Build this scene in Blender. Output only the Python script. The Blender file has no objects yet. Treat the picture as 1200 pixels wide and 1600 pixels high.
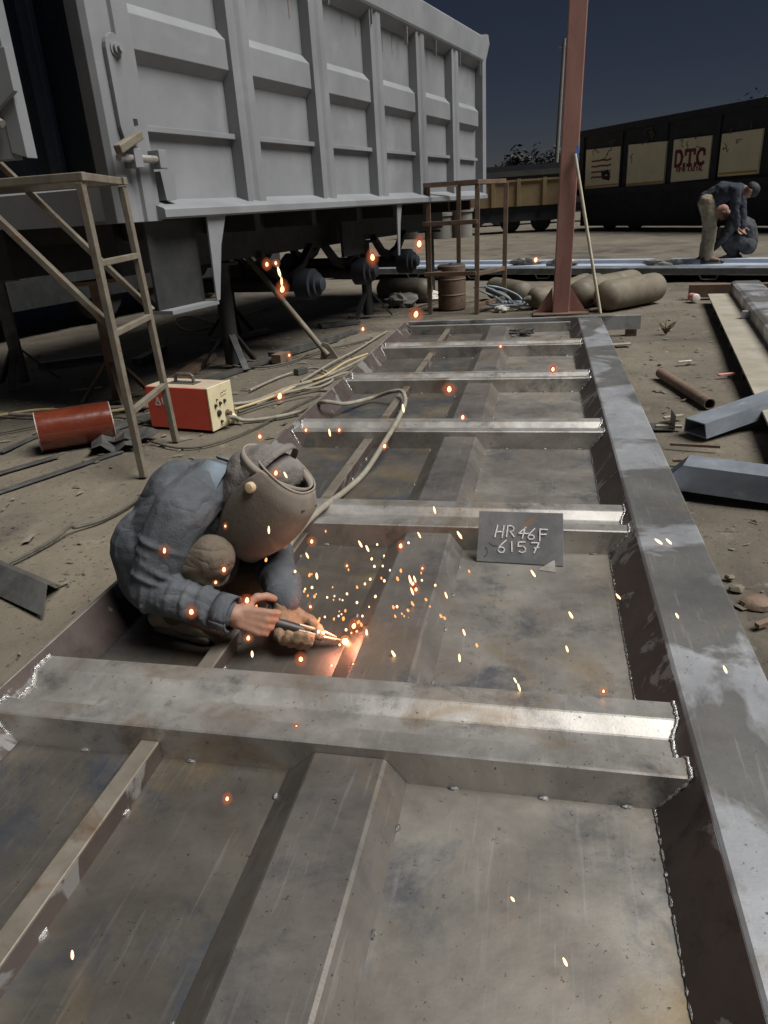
import bpy, bmesh, math, random
from mathutils import Vector, Matrix, noise
random.seed(7)
V = Vector
R = math.radians
scn = bpy.context.scene
col = scn.collection

# ------------------------------------------------------------------ camera
F, TH, YAW, ROLL, CAMZ = 1127.88, R(22.944), R(12.9945), R(-3.6557), 1.295
def ray(u, v):
    u -= 600.; v -= 800.
    cr, sr = math.cos(ROLL), math.sin(ROLL)
    u, v = cr*u + sr*v, -sr*u + cr*v
    x, y = u/F, -v/F
    d = (x, math.cos(TH) + y*math.sin(TH), -math.sin(TH) + y*math.cos(TH))
    c, s = math.cos(YAW), math.sin(YAW)
    return V((c*d[0] - s*d[1], s*d[0] + c*d[1], d[2]))
CAM = V((0, 0, CAMZ))
def gp(u, v, z=0.):                      # survey: where a sight line meets the level z
    d = ray(u, v); return CAM + d*((z - CAMZ)/d.z)
def ay(u, v, y):                         # survey: where a sight line reaches the depth y
    d = ray(u, v); return CAM + d*(y/d.y)
cd = bpy.data.cameras.new('camera'); cam = bpy.data.objects.new('camera', cd); col.objects.link(cam)
cd.sensor_fit = 'HORIZONTAL'; cd.sensor_width = 36; cd.lens = 36*F/1200; cd.clip_start = .02; cd.clip_end = 900
fw = ray(600, 800).normalized(); rt = (ray(601, 800) - ray(600, 800)).normalized(); up = (ray(600, 799) - ray(600, 800)).normalized()
cam.matrix_world = Matrix(((rt.x, up.x, -fw.x, 0), (rt.y, up.y, -fw.y, 0), (rt.z, up.z, -fw.z, CAMZ), (0, 0, 0, 1)))
scn.camera = cam
# ------------------------------------------------------------------ night sky and the yard's one strong light
SUN = V((.60, -.09, .94)).normalized()
w = bpy.data.worlds.new('World'); scn.world = w; w.use_nodes = True
nt = w.node_tree; bg = nt.nodes['Background']
sky = nt.nodes.new('ShaderNodeTexSky'); sky.sky_type = 'NISHITA'; sky.sun_disc = False; sky.ozone_density = 3.; sky.altitude = 2500; sky.dust_density = .3
sky.sun_elevation = math.asin(SUN.z); sky.sun_rotation = math.atan2(SUN.x, SUN.y)
tint = nt.nodes.new('ShaderNodeMix'); tint.data_type = 'RGBA'; tint.blend_type = 'MULTIPLY'; tint.inputs[0].default_value = 1; tint.inputs[7].default_value = (1.05, .84, .84, 1)
nt.links.new(sky.outputs[0], tint.inputs[6]); nt.links.new(tint.outputs[2], bg.inputs[0]); bg.inputs[1].default_value = .0088
sd = bpy.data.lights.new('sun', 'SUN'); sd.energy = 4.9; sd.angle = R(34); sd.color = (1., .985, .955)
so = bpy.data.objects.new('sun', sd); col.objects.link(so); so.rotation_euler = SUN.to_track_quat('Z', 'Y').to_euler()
scn.view_settings.view_transform = 'Standard'; scn.view_settings.look = 'None'; scn.view_settings.exposure = .18; scn.view_settings.gamma = 1
scn.render.film_transparent = False
try:
    scn.cycles.use_denoising = True; scn.cycles.max_bounces = 6; scn.cycles.sample_clamp_indirect = 4
except Exception: pass

# ------------------------------------------------------------------ materials
def mat(name, c1, c2=None, rough=.6, rvar=.15, metal=0., scale=4., bump=.15, bscale=60., c3=None, c3amt=.5, c3scale=1.5, c3soft=.1,
        c4=None, c4amt=.4, c4scale=9., stretch=None, emis=None, spec=.5, coat=0., folds=None, speck=None, scratch=0.):
    m = bpy.data.materials.new(name); m.use_nodes = True
    N = m.node_tree.nodes; L = m.node_tree.links; b = N['Principled BSDF']
    c2 = c2 or tuple(min(1, x*1.5) for x in c1)
    tc = N.new('ShaderNodeTexCoord'); oi = N.new('ShaderNodeObjectInfo'); mp = N.new('ShaderNodeMapping')
    mul = N.new('ShaderNodeVectorMath'); mul.operation = 'SCALE'; mul.inputs[0].default_value = (37, 23, 11)
    L.new(oi.outputs['Random'], mul.inputs['Scale']); L.new(tc.outputs['Object'], mp.inputs['Vector']); L.new(mul.outputs[0], mp.inputs['Location'])
    if stretch: mp.inputs['Scale'].default_value = stretch
    def nz(s, det=6, ro=.6, dis=0.):
        n = N.new('ShaderNodeTexNoise'); n.inputs['Scale'].default_value = s; n.inputs['Detail'].default_value = det
        n.inputs['Roughness'].default_value = ro; n.inputs['Distortion'].default_value = dis; L.new(mp.outputs[0], n.inputs['Vector']); return n
    def ramp(a, z, src):
        r = N.new('ShaderNodeMapRange'); r.inputs[1].default_value = a; r.inputs[2].default_value = z; r.clamp = True; L.new(src, r.inputs[0]); return r
    def mix(fac, a, bb):
        x = N.new('ShaderNodeMix'); x.data_type = 'RGBA'; L.new(fac, x.inputs[0])
        for s, i in ((a, 6), (bb, 7)):
            if isinstance(s, tuple): x.inputs[i].default_value = (*s, 1)
            else: L.new(s, x.inputs[i])
        return x.outputs[2]
    n1 = nz(scale, 8, .65, .4); colr = mix(ramp(.32, .68, n1.outputs[0]).outputs[0], c1, c2)
    if c3:
        n3 = nz(c3scale, 5, .6, .8); colr = mix(ramp(c3amt, c3amt + c3soft, n3.outputs[0]).outputs[0], colr, c3)
    if c4:
        n4 = nz(c4scale, 9, .72, .3); colr = mix(ramp(c4amt, c4amt + .14, n4.outputs[0]).outputs[0], colr, c4)
    if speck:
        n7 = nz(speck[1], 3, .8); colr = mix(ramp(speck[2], speck[2] + .06, n7.outputs[0]).outputs[0], colr, speck[0])
    if scratch:
        m2 = N.new('ShaderNodeMapping'); m2.inputs['Scale'].default_value = (90, 5, 60); m2.inputs['Rotation'].default_value = (0, 0, .5); L.new(mp.outputs[0], m2.inputs['Vector'])
        n8 = N.new('ShaderNodeTexNoise'); n8.inputs['Scale'].default_value = 1.; n8.inputs['Detail'].default_value = 4; n8.inputs['Distortion'].default_value = .6; L.new(m2.outputs[0], n8.inputs['Vector'])
        rr2 = ramp(.60, .74, n8.outputs[0]); ml = N.new('ShaderNodeMath'); ml.operation = 'MULTIPLY'; ml.inputs[1].default_value = scratch; L.new(rr2.outputs[0], ml.inputs[0])
        colr = mix(ml.outputs[0], colr, (.75, .74, .72))
    L.new(colr, b.inputs['Base Color'])
    n5 = nz(scale*2.3, 6, .7); rr = N.new('ShaderNodeMapRange'); rr.inputs[1].default_value = .3; rr.inputs[2].default_value = .7
    rr.inputs[3].default_value = max(.05, rough - rvar); rr.inputs[4].default_value = min(1, rough + rvar)
    L.new(n5.outputs[0], rr.inputs[0]); L.new(rr.outputs[0], b.inputs['Roughness'])
    b.inputs['Metallic'].default_value = metal; b.inputs['Specular IOR Level'].default_value = spec
    if coat: b.inputs['Coat Weight'].default_value = coat; b.inputs['Coat Roughness'].default_value = .08
    if bump:
        n6 = nz(bscale, 6, .65); bp = N.new('ShaderNodeBump'); bp.inputs['Strength'].default_value = bump; bp.inputs['Distance'].default_value = .01
        L.new(n6.outputs[0], bp.inputs['Height']); L.new(bp.outputs[0], b.inputs['Normal'])
        if folds:
            n9 = nz(folds[0], 2, .5, folds[2]); sb = N.new('ShaderNodeMath'); sb.operation = 'SUBTRACT'; sb.inputs[1].default_value = .5; L.new(n9.outputs[0], sb.inputs[0])
            ab = N.new('ShaderNodeMath'); ab.operation = 'ABSOLUTE'; L.new(sb.outputs[0], ab.inputs[0]); pw = N.new('ShaderNodeMath'); pw.operation = 'POWER'; pw.inputs[1].default_value = .8; L.new(ab.outputs[0], pw.inputs[0])
            b9 = N.new('ShaderNodeBump'); b9.inputs['Strength'].default_value = 1.; b9.inputs['Distance'].default_value = folds[1]; L.new(pw.outputs[0], b9.inputs['Height']); L.new(b9.outputs[0], bp.inputs['Normal'])
    if emis: b.inputs['Emission Color'].default_value = (*emis[:3], 1); b.inputs['Emission Strength'].default_value = emis[3]
    return m

M = {}
M['ground'] = mat('ground_dirt', (.072, .060, .043), (.15, .127, .092), .9, .08, 0, 1.1, .9, 18, c3=(.05, .043, .035), c3amt=.54, c3scale=.7, c3soft=.13, c4=(.20, .175, .135), c4amt=.58, c4scale=6, speck=((.035, .03, .024), 32, .60))
M['sheet'] = mat('mill_steel', (.24, .218, .188), (.45, .422, .38), .48, .11, .76, 2.0, .04, 140, c3=(.36, .285, .185), c3amt=.52, c3scale=2.0, c3soft=.2, c4=(.165, .17, .18), c4amt=.53, c4scale=3.4, speck=((.11, .095, .075), 60, .64), scratch=.12)
M['rib'] = mat('rolled_steel', (.29, .272, .246), (.58, .556, .52), .46, .11, .76, 2.6, .05, 160, c3=(.29, .22, .15), c3amt=.53, c3scale=3.4, c3soft=.2, c4=(.19, .186, .18), c4amt=.55, c4scale=5, speck=((.11, .09, .07), 70, .64), scratch=.16)
M['hat'] = mat('shaded_rib_steel', (.17, .153, .137), (.30, .275, .248), .46, .11, .74, 2.2, .05, 160, c3=(.25, .195, .14), c3amt=.54, c3scale=3, c3soft=.2, c4=(.13, .13, .135), c4amt=.54, c4scale=4, speck=((.09, .075, .06), 70, .64), scratch=.12)  # darker copy of the rib steel, light falloff put into its colour
M['rail'] = mat('oiled_steel', (.35, .357, .37), (.50, .51, .53), .5, .10, .72, 1.6, .05, 120, c3=(.20, .195, .185), c3amt=.47, c3scale=1.7, c3soft=.06, c4=(.27, .235, .17), c4amt=.58, c4scale=3, speck=((.12, .10, .08), 70, .64), scratch=.14)
M['plate'] = mat('shaded_scale_steel', (.115, .104, .088), (.225, .203, .172), .46, .11, .74, 2.0, .04, 140, c3=(.29, .215, .125), c3amt=.54, c3scale=2.2, c3soft=.2, c4=(.095, .107, .13), c4amt=.51, c4scale=2.6, speck=((.08, .068, .052), 60, .64), scratch=.10)  # mill-scale tints; the darker overall tone paints in the light falling off
M['scale'] = mat('shaded_mill_scale', (.075, .056, .05), (.13, .102, .092), .5, .1, .5, 3, .05, 120, c3=(.25, .24, .232), c3amt=.56, c3scale=4.2, c3soft=.03, c4=(.05, .04, .036), c4amt=.57, c4scale=5)  # mill scale with flame marks, darkened to paint shade onto side faces
M['anglebar'] = mat('brown_angle_steel', (.20, .17, .135), (.33, .29, .24), .5, .1, .6, 4, .06, 120, c3=(.17, .115, .07), c3amt=.53, c3scale=4, c3soft=.15, c4=(.10, .085, .07), c4amt=.58, c4scale=7)
M['weld'] = mat('weld_bead', (.35, .34, .33), (.7, .7, .68), .28, .1, .8, 60, .5, 300)
M['burnt'] = mat('burnt_weld', (.05, .05, .05), (.35, .34, .33), .4, .15, .6, 70, .4, 200)
M['dumper'] = mat('grey_primer', (.165, .17, .177), (.215, .22, .23), .6, .1, 0, 1.6, .03, 200, c3=(.25, .255, .262), c3amt=.56, c3scale=.9, c3soft=.2, c4=(.165, .165, .165), c4amt=.60, c4scale=7, spec=.35, speck=((.11, .10, .09), 26, .70))
M['navy'] = mat('dark_wet_navy', (.012, .018, .026), (.03, .04, .055), .28, .12, .2, 2, .05, 20, stretch=(1, 1, .15))
M['chassis'] = mat('chassis_black', (.012, .013, .014), (.03, .03, .03), .65, .1, 0, 4, .1, 40)
M['platform'] = mat('dirty_frame_paint', (.115, .10, .075), (.19, .167, .125), .7, .1, .1, 9, .15, 80, c4=(.15, .085, .05), c4amt=.53, c4scale=14)
M['rust'] = mat('rusty_steel', (.12, .075, .05), (.2, .14, .10), .75, .1, .2, 7, .3, 80, c4=(.07, .055, .045), c4amt=.55, c4scale=12)
M['darksteel'] = mat('dark_scrap', (.06, .06, .058), (.14, .135, .125), .5, .15, .4, 6, .15, 60, c4=(.17, .13, .09), c4amt=.6, c4scale=9)
M['pole'] = mat('red_oxide_column', (.25, .12, .095), (.34, .18, .145), .6, .12, 0, 5, .12, 60, c4=(.40, .29, .24), c4amt=.63, c4scale=7, stretch=(1, 1, .35))
M['khaki'] = mat('dusty_cylinder', (.095, .078, .052), (.165, .14, .10), .7, .12, 0, 5, .15, 60, c4=(.12, .095, .065), c4amt=.57, c4scale=8)
M['darkcyl'] = mat('dark_cylinder', (.07, .06, .045), (.14, .12, .085), .65, .12, 0, 5, .15, 60)
M['blueplate'] = mat('pale_blue_plate', (.33, .38, .46), (.46, .51, .60), .45, .1, .2, 2, .05, 60, c4=(.2, .2, .2), c4amt=.62, c4scale=3)
M['mottled'] = mat('mottled_steel', (.08, .09, .10), (.23, .25, .265), .5, .12, .3, 3.5, .1, 60)
M['machine_red'] = mat('machine_red', (.68, .085, .05), (.75, .11, .065), .55, .1, 0, 6, .04, 120, c4=(.40, .05, .03), c4amt=.63, c4scale=4)
M['machine_cream'] = mat('machine_cream', (.52, .45, .27), (.62, .55, .36), .6, .1, 0, 8, .05, 120, c4=(.2, .16, .1), c4amt=.62, c4scale=22)
M['machine_top'] = mat('dusty_top', (.30, .24, .17), (.40, .33, .25), .75, .1, 0, 8, .08, 80)
M['black'] = mat('black_plastic', (.015, .015, .015), (.035, .034, .03), .5, .1, 0, 10, .05, 80)
M['handle'] = mat('grey_handle', (.07, .065, .055), (.13, .12, .1), .5, .1, .2, 10, .05, 80)
M['white'] = mat('white_print', (.7, .68, .62), (.8, .78, .72), .7, .1, 0, 10, 0)
M['drum'] = mat('glossy_oxide_red', (.11, .02, .008), (.155, .032, .014), .22, .08, 0, 5, .22, 14, coat=.7)
M['drum_edge'] = mat('chipped_edge', (.2, .1, .07), (.65, .6, .55), .6, .1, 0, 25, .2, 60)
M['cable'] = mat('dusty_cable', (.17, .15, .115), (.27, .245, .195), .75, .1, 0, 14, .2, 60)
M['cable_yellow'] = mat('yellow_cable', (.34, .26, .13), (.45, .36, .2), .7, .1, 0, 14, .2, 60)
M['cable_dark'] = mat('dark_cable', (.045, .04, .03), (.09, .08, .06), .7, .1, 0, 14, .2, 60)
M['hose'] = mat('blue_grey_hose', (.16, .2, .23), (.28, .33, .36), .6, .1, 0, 14, .1, 60)
M['rod'] = mat('pale_rod', (.40, .36, .27), (.5, .46, .36), .6, .1, 0, 12, .1, 60)
M['zinc'] = mat('blue_grey_profile', (.17, .19, .22), (.30, .33, .37), .4, .12, .4, 4, .06, 70, c4=(.42, .44, .47), c4amt=.6, c4scale=5)
M['plank'] = mat('dusty_plate', (.24, .215, .165), (.35, .32, .26), .7, .1, .1, 4, .1, 60, c4=(.2, .2, .2), c4amt=.58, c4scale=3)
M['chalkplate'] = mat('dark_plate', (.13, .135, .14), (.24, .24, .24), .5, .12, .2, 6, .08, 90, c3=(.30, .19, .11), c3amt=.6, c3scale=7, c3soft=.1, c4=(.26, .25, .24), c4amt=.63, c4scale=18)
M['chalk'] = mat('chalk', (.72, .72, .70), (.85, .85, .83), .95, .04, 0, 90, .5, 400)
M['jacket'] = mat('blue_grey_cloth', (.060, .066, .074), (.10, .105, .113), .92, .05, 0, 7, .35, 120, c4=(.13, .125, .12), c4amt=.6, c4scale=9, spec=.2, folds=(4.6, .022, 1.1))
M['collar'] = mat('pale_blue_collar', (.12, .15, .175), (.17, .20, .23), .9, .05, 0, 9, .3, 150, spec=.2)
M['trousers'] = mat('brown_cloth', (.085, .068, .05), (.145, .12, .09), .92, .05, 0, 8, .35, 110, c4=(.06, .05, .04), c4amt=.6, c4scale=7, spec=.2, folds=(4.6, .022, 1.1))
M['shoe'] = mat('khaki_shoe', (.22, .19, .125), (.33, .29, .2), .85, .08, 0, 12, .3, 120, c4=(.13, .11, .08), c4amt=.6, c4scale=16)
M['sole'] = mat('shoe_sole', (.10, .09, .07), (.2, .18, .14), .85, .08, 0, 12, .3, 120)
M['skin'] = mat('skin', (.22, .115, .075), (.30, .165, .11), .6, .1, 0, 14, .15, 160)
M['glove'] = mat('leather_glove', (.13, .085, .05), (.24, .165, .10), .8, .1, 0, 16, .4, 110, c4=(.07, .045, .03), c4amt=.57, c4scale=18)
M['helmet'] = mat('dusty_helmet', (.10, .083, .066), (.165, .138, .11), .75, .12, 0, 4, .2, 60, c3=(.21, .18, .145), c3amt=.57, c3scale=5, c3soft=.12, c4=(.07, .055, .045), c4amt=.62, c4scale=13, speck=((.26, .22, .18), 70, .68))
M['helmet_rim'] = mat('helmet_rim', (.20, .17, .14), (.28, .24, .2), .7, .1, 0, 9, .1, 90)
M['cap'] = mat('taupe_cloth', (.13, .115, .105), (.20, .18, .165), .92, .05, 0, 9, .5, 90, spec=.2, folds=(6, .012, .8))
M['knob'] = mat('tan_knob', (.42, .30, .18), (.5, .37, .24), .6, .1, 0, 9, .1, 90)
M['brass'] = mat('brass_tube', (.36, .27, .17), (.48, .38, .26), .35, .1, .7, 12, .1, 90)
M['cream'] = mat('faded_cream_paint', (.74, .695, .48), (.84, .80, .60), .75, .1, 0, 2.2, .05, 60, c4=(.13, .09, .055), c4amt=.66, c4scale=4.5)
M['maroon'] = mat('maroon_paint', (.20, .035, .06), (.26, .05, .08), .7, .1, 0, 8, 0)
M['orange'] = mat('orange_stripe', (.5, .3, .06), (.6, .38, .1), .7, .1, 0, 4, 0)
M['truckdark'] = mat('truck_dark', (.016, .019, .026), (.028, .031, .04), .7, .1, 0, 2, .1, 30)
M['tan'] = mat('tan_body', (.23, .165, .085), (.30, .22, .12), .75, .1, 0, 2, .05, 40, c4=(.12, .085, .05), c4amt=.6, c4scale=5)
M['wall'] = mat('far_wall', (.05, .05, .05), (.09, .088, .08), .9, .05, 0, 1, .1, 20)
M['conc'] = mat('grey_concrete', (.14, .135, .12), (.2, .19, .17), .9, .05, 0, 4, .2, 40)
M['leaf'] = mat('night_leaf', (.004, .006, .006), (.008, .011, .010), .7, .1, 0, 2, 0)
M['leafb'] = mat('dull_leaf', (.006, .009, .010), (.011, .015, .016), .7, .1, 0, 2, 0)
M['bark'] = mat('bark', (.03, .025, .02), (.05, .045, .035), .9, .05, 0, 5, .3, 30)
M['dark_jacket'] = mat('charcoal_cloth', (.04, .042, .047), (.065, .067, .073), .92, .05, 0, 8, .3, 90, spec=.2)
M['navy_shirt'] = mat('navy_cloth', (.025, .029, .038), (.042, .046, .058), .92, .05, 0, 8, .3, 90, spec=.2)
M['tan_trousers'] = mat('tan_cloth', (.19, .165, .11), (.27, .235, .165), .92, .05, 0, 8, .3, 90, spec=.2)
M['hair'] = mat('black_hair', (.008, .008, .008), (.02, .018, .016), .7, .1, 0, 30, .5, 150)
M['redcap'] = mat('red_cap', (.26, .10, .085), (.45, .27, .2), .85, .05, 0, 16, .3, 90)
M['twig'] = mat('dry_twig', (.12, .09, .05), (.2, .16, .1), .9, .05, 0, 10, .2, 40)
M['paper'] = mat('pale_scrap', (.4, .37, .32), (.6, .57, .5), .8, .1, 0, 12, .1, 50)
M['redscrap'] = mat('red_scrap', (.5, .09, .08), (.7, .4, .36), .6, .1, 0, 12, .1, 50)
M['bluetape'] = mat('blue_tape', (.05, .16, .45), (.07, .2, .5), .6, .1, 0, 12, 0)
def emat(name, c, s):
    m = bpy.data.materials.new(name); m.use_nodes = True; N = m.node_tree.nodes; N.clear()
    o = N.new('ShaderNodeOutputMaterial'); e = N.new('ShaderNodeEmission'); e.inputs[0].default_value = (*c, 1); e.inputs[1].default_value = s
    m.node_tree.links.new(e.outputs[0], o.inputs[0]); return m
M['spark'] = emat('spark_core', (1., .58, .30), 2.8); M['spark_warm'] = emat('spark_warm', (1., .36, .11), 1.7)
M['weldtip'] = emat('weld_glow', (1., .55, .22), 12.)
def glare_shell(name, c, s, f):
    m = bpy.data.materials.new(name); m.use_nodes = True; N = m.node_tree.nodes; N.clear(); L = m.node_tree.links
    o = N.new('ShaderNodeOutputMaterial'); e = N.new('ShaderNodeEmission'); e.inputs[0].default_value = (*c, 1); e.inputs[1].default_value = s
    t = N.new('ShaderNodeBsdfTransparent'); x = N.new('ShaderNodeMixShader'); x.inputs[0].default_value = f
    L.new(t.outputs[0], x.inputs[1]); L.new(e.outputs[0], x.inputs[2]); L.new(x.outputs[0], o.inputs[0]); return m
M['halo'] = glare_shell('spark_halo', (1., .22, .08), .8, .042)

# ------------------------------------------------------------------ mesh helpers
ORG = {}
def frame(d, upv=V((0, 0, 1))):
    d = d.normalized()
    if abs(d.dot(upv)) > .98: upv = V((0, 1, 0)) if abs(d.y) < .9 else V((1, 0, 0))
    s = d.cross(upv).normalized(); return d, s, s.cross(d).normalized()
class MB:
    def __init__(s): s.v = []; s.f = []; s.sm = []
    def add(s, vs, fs, smooth=False):
        o = len(s.v); s.v += [V(a) for a in vs]; s.f += [tuple(i + o for i in f) for f in fs]; s.sm += [smooth]*len(fs); return s
    def box(s, a, b):
        (x0, y0, z0), (x1, y1, z1) = a, b
        return s.add([(x0, y0, z0), (x1, y0, z0), (x1, y1, z0), (x0, y1, z0), (x0, y0, z1), (x1, y0, z1), (x1, y1, z1), (x0, y1, z1)],
                     [(3, 2, 1, 0), (4, 5, 6, 7), (0, 1, 5, 4), (1, 2, 6, 5), (2, 3, 7, 6), (3, 0, 4, 7)])
    def beam(s, p, q, wd, ht, upv=V((0, 0, 1)), ext=0.):
        p, q = V(p), V(q); d, sd_, u = frame(q - p, upv); p = p - d*ext; q = q + d*ext; a, b = sd_*wd/2, u*ht/2
        return s.add([p-a-b, p+a-b, p+a+b, p-a+b, q-a-b, q+a-b, q+a+b, q-a+b], [(0, 1, 2, 3), (7, 6, 5, 4), (0, 4, 5, 1), (1, 5, 6, 2), (2, 6, 7, 3), (3, 7, 4, 0)])
    def prism(s, prof, fn, ts, caps=True, closed=True, smooth=False):
        n = len(prof); vs = [fn(t, a, b) for t in ts for a, b in prof]; fs = []
        for k in range(len(ts) - 1):
            for i in range(n if closed else n - 1):
                j = (i + 1) % n; fs.append((k*n + i, k*n + j, (k+1)*n + j, (k+1)*n + i))
        if caps and closed: fs += [tuple(range(n - 1, -1, -1)), tuple(range((len(ts)-1)*n, len(ts)*n))]
        return s.add(vs, fs, smooth)
    def tube(s, pts, r, n=8, caps=True, smooth=True):
        pts = [V(p) for p in pts]; m = len(pts); rs = r if isinstance(r, (list, tuple)) else [r]*m
        vs = []; u = None
        for i in range(m):
            d = (pts[min(i+1, m-1)] - pts[max(i-1, 0)])
            if d.length < 1e-9: d = V((0, 0, 1))
            d.normalize()
            if u is None: _, _, u = frame(d)
            u = (u - d*u.dot(d)); u = u.normalized() if u.length > 1e-6 else frame(d)[2]
            sd_ = d.cross(u)
            for k in range(n):
                a = 2*math.pi*k/n; vs.append(pts[i] + (u*math.cos(a) + sd_*math.sin(a))*rs[i])
        fs = [(i*n + k, i*n + (k+1) % n, (i+1)*n + (k+1) % n, (i+1)*n + k) for i in range(m-1) for k in range(n)]
        if caps: fs += [tuple(range(n-1, -1, -1)), tuple(range((m-1)*n, m*n))]
        return s.add(vs, fs, smooth)
    def lathe(s, p, ax, prof, n=24, smooth=True):          # prof: (dist along axis, radius)
        d, a, b = frame(V(ax)); p = V(p)
        vs = [p + d*t + (a*math.cos(2*math.pi*k/n) + b*math.sin(2*math.pi*k/n))*r for t, r in prof for k in range(n)]
        m = len(prof); fs = [(i*n + k, i*n + (k+1) % n, (i+1)*n + (k+1) % n, (i+1)*n + k) for i in range(m-1) for k in range(n)]
        fs += [tuple(range(n-1, -1, -1)), tuple(range((m-1)*n, m*n))]
        return s.add(vs, fs, smooth)
    def blob(s, c, r, n=8, jit=.0, sc=(1, 1, 1)):
        c = V(c); vs = [c + V((0, 0, r*sc[2]))]; rings = n//2
        for i in range(1, rings):
            t = math.pi*i/rings
            for k in range(n):
                a = 2*math.pi*k/n; q = 1 + random.uniform(-jit, jit)
                vs.append(c + V((math.sin(t)*math.cos(a)*sc[0], math.sin(t)*math.sin(a)*sc[1], math.cos(t)*sc[2]))*r*q)
        vs.append(c - V((0, 0, r*sc[2]))); last = len(vs) - 1
        fs = [(0, 1 + k, 1 + (k+1) % n) for k in range(n)]
        for i in range(rings - 2):
            fs += [(1 + i*n + k, 1 + (i+1)*n + k, 1 + (i+1)*n + (k+1) % n, 1 + i*n + (k+1) % n) for k in range(n)]
        fs += [(last, 1 + (rings-2)*n + (k+1) % n, 1 + (rings-2)*n + k) for k in range(n)]
        return s.add(vs, fs, True)
    def strokes(s, lines, o, ex, ey, sc, wd, th=.002):
        o, ex, ey = V(o), V(ex), V(ey); nz_ = ex.cross(ey).normalized()
        for ln in lines:
            for a, b in zip(ln[:-1], ln[1:]):
                p = o + ex*a[0]*sc + ey*a[1]*sc; q = o + ex*b[0]*sc + ey*b[1]*sc
                if (q - p).length > 1e-6: s.beam(p, q, wd, th, nz_, wd*.35)
        return s
    def build(s, name, m, parent=None, world=True, bev=0., smooth=None):
        off = ORG.get(parent.name, V()) if (parent and world) else V()
        me = bpy.data.meshes.new(name); me.from_pydata([tuple(a - off) for a in s.v], [], s.f)
        me.materials.append(M[m] if isinstance(m, str) else m)
        for p, q in zip(me.polygons, s.sm): p.use_smooth = q if smooth is None else smooth
        bm = bmesh.new(); bm.from_mesh(me); bmesh.ops.recalc_face_normals(bm, faces=bm.faces); bm.to_mesh(me); bm.free()
        if any(p.use_smooth for p in me.polygons): me.set_sharp_from_angle(angle=R(38))
        return link(name, me, parent, bev)
def link(name, me, parent=None, bev=0.):
    o = bpy.data.objects.new(name, me); col.objects.link(o)
    if parent: o.parent = parent; ORG[o.name] = ORG.get(parent.name, V())
    if bev:
        b = o.modifiers.new('bevel', 'BEVEL'); b.width = bev; b.segments = 2; b.limit_method = 'ANGLE'; b.angle_limit = R(40); b.harden_normals = False
    return o
def tag(o, label, cat=None, group=None, kind=None):
    if label: o['label'] = label
    if cat: o['category'] = cat
    if group: o['group'] = group
    if kind: o['kind'] = kind
    return o
def thing(name, label, cat, loc=(0, 0, 0), rz=0., group=None):
    o = bpy.data.objects.new(name, None); col.objects.link(o); o.location = loc; o.rotation_euler = (0, 0, rz); o.empty_display_size = .1
    ORG[o.name] = V(loc); return tag(o, label, cat, group)
def copy_part(o, parent, loc=None):
    c = o.copy(); col.objects.link(c); c.parent = parent; ORG[c.name] = ORG.get(parent.name, V())
    if loc is not None: c.location = loc
    for ch in [x for x in bpy.data.objects if x.parent == o]: copy_part(ch, c)
    return c
def curve(pts, per=10):                     # Catmull-Rom
    P = [V(p) for p in pts]; P = [P[0]*2 - P[1]] + P + [P[-1]*2 - P[-2]]; out = []
    for i in range(1, len(P) - 2):
        for k in range(per):
            t = k/per; a, b, c, d = P[i-1:i+3]
            out.append(.5*((2*b) + (c - a)*t + (2*a - 5*b + 4*c - d)*t*t + (3*b - a - 3*c + d)*t**3))
    return out + [P[-2]]
def bead(pts, r, step=.008):
    pts = [V(p) for p in pts]; mb = MB()
    out = []; rs = []
    for a, b in zip(pts[:-1], pts[1:]):
        n = max(2, int((b - a).length/step))
        for k in range(n):
            out.append(a.lerp(b, k/n) + V((random.uniform(-1, 1), random.uniform(-1, 1), random.uniform(-1, 1)))*r*.28); rs.append(r*random.uniform(.65, 1.3))
    out.append(pts[-1]); rs.append(r)
    mb.tube(out, rs, 6); return mb

# ------------------------------------------------------------------ ground: one sheet to the horizon
def axis(lo, hi, dlo, dhi, st):
    a = [dlo + i*st for i in range(int((dhi - dlo)/st) + 1)]
    s_ = st; x = a[-1]
    while x < hi: s_ *= 1.35; x += s_; a.append(x)
    s_ = st; x = a[0]; pre = []
    while x > lo: s_ *= 1.35; x -= s_; pre.append(x)
    return pre[::-1] + a
xs = axis(-400, 400, -7, 6, .09); ys = axis(-60, 600, .2, 17, .09)
gv = []
for y in ys:
    for x in xs:
        h = noise.noise(V((x*.9, y*.9, 3)))*.012 + noise.noise(V((x*3.1, y*3.1, 9)))*.007 + noise.noise(V((x*8, y*8, 1)))*.004
        gv.append((x, y, min(-.001, -.012 + h)))
nx = len(xs)
gm = bpy.data.meshes.new('ground'); gm.from_pydata(gv, [], [(j*nx + i, j*nx + i + 1, (j+1)*nx + i + 1, (j+1)*nx + i) for j in range(len(ys)-1) for i in range(nx-1)])
gm.materials.append(M['ground'])
for p in gm.polygons: p.use_smooth = True
gr = bpy.data.objects.new('ground', gm); col.objects.link(gr); gr['kind'] = 'structure'

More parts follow.
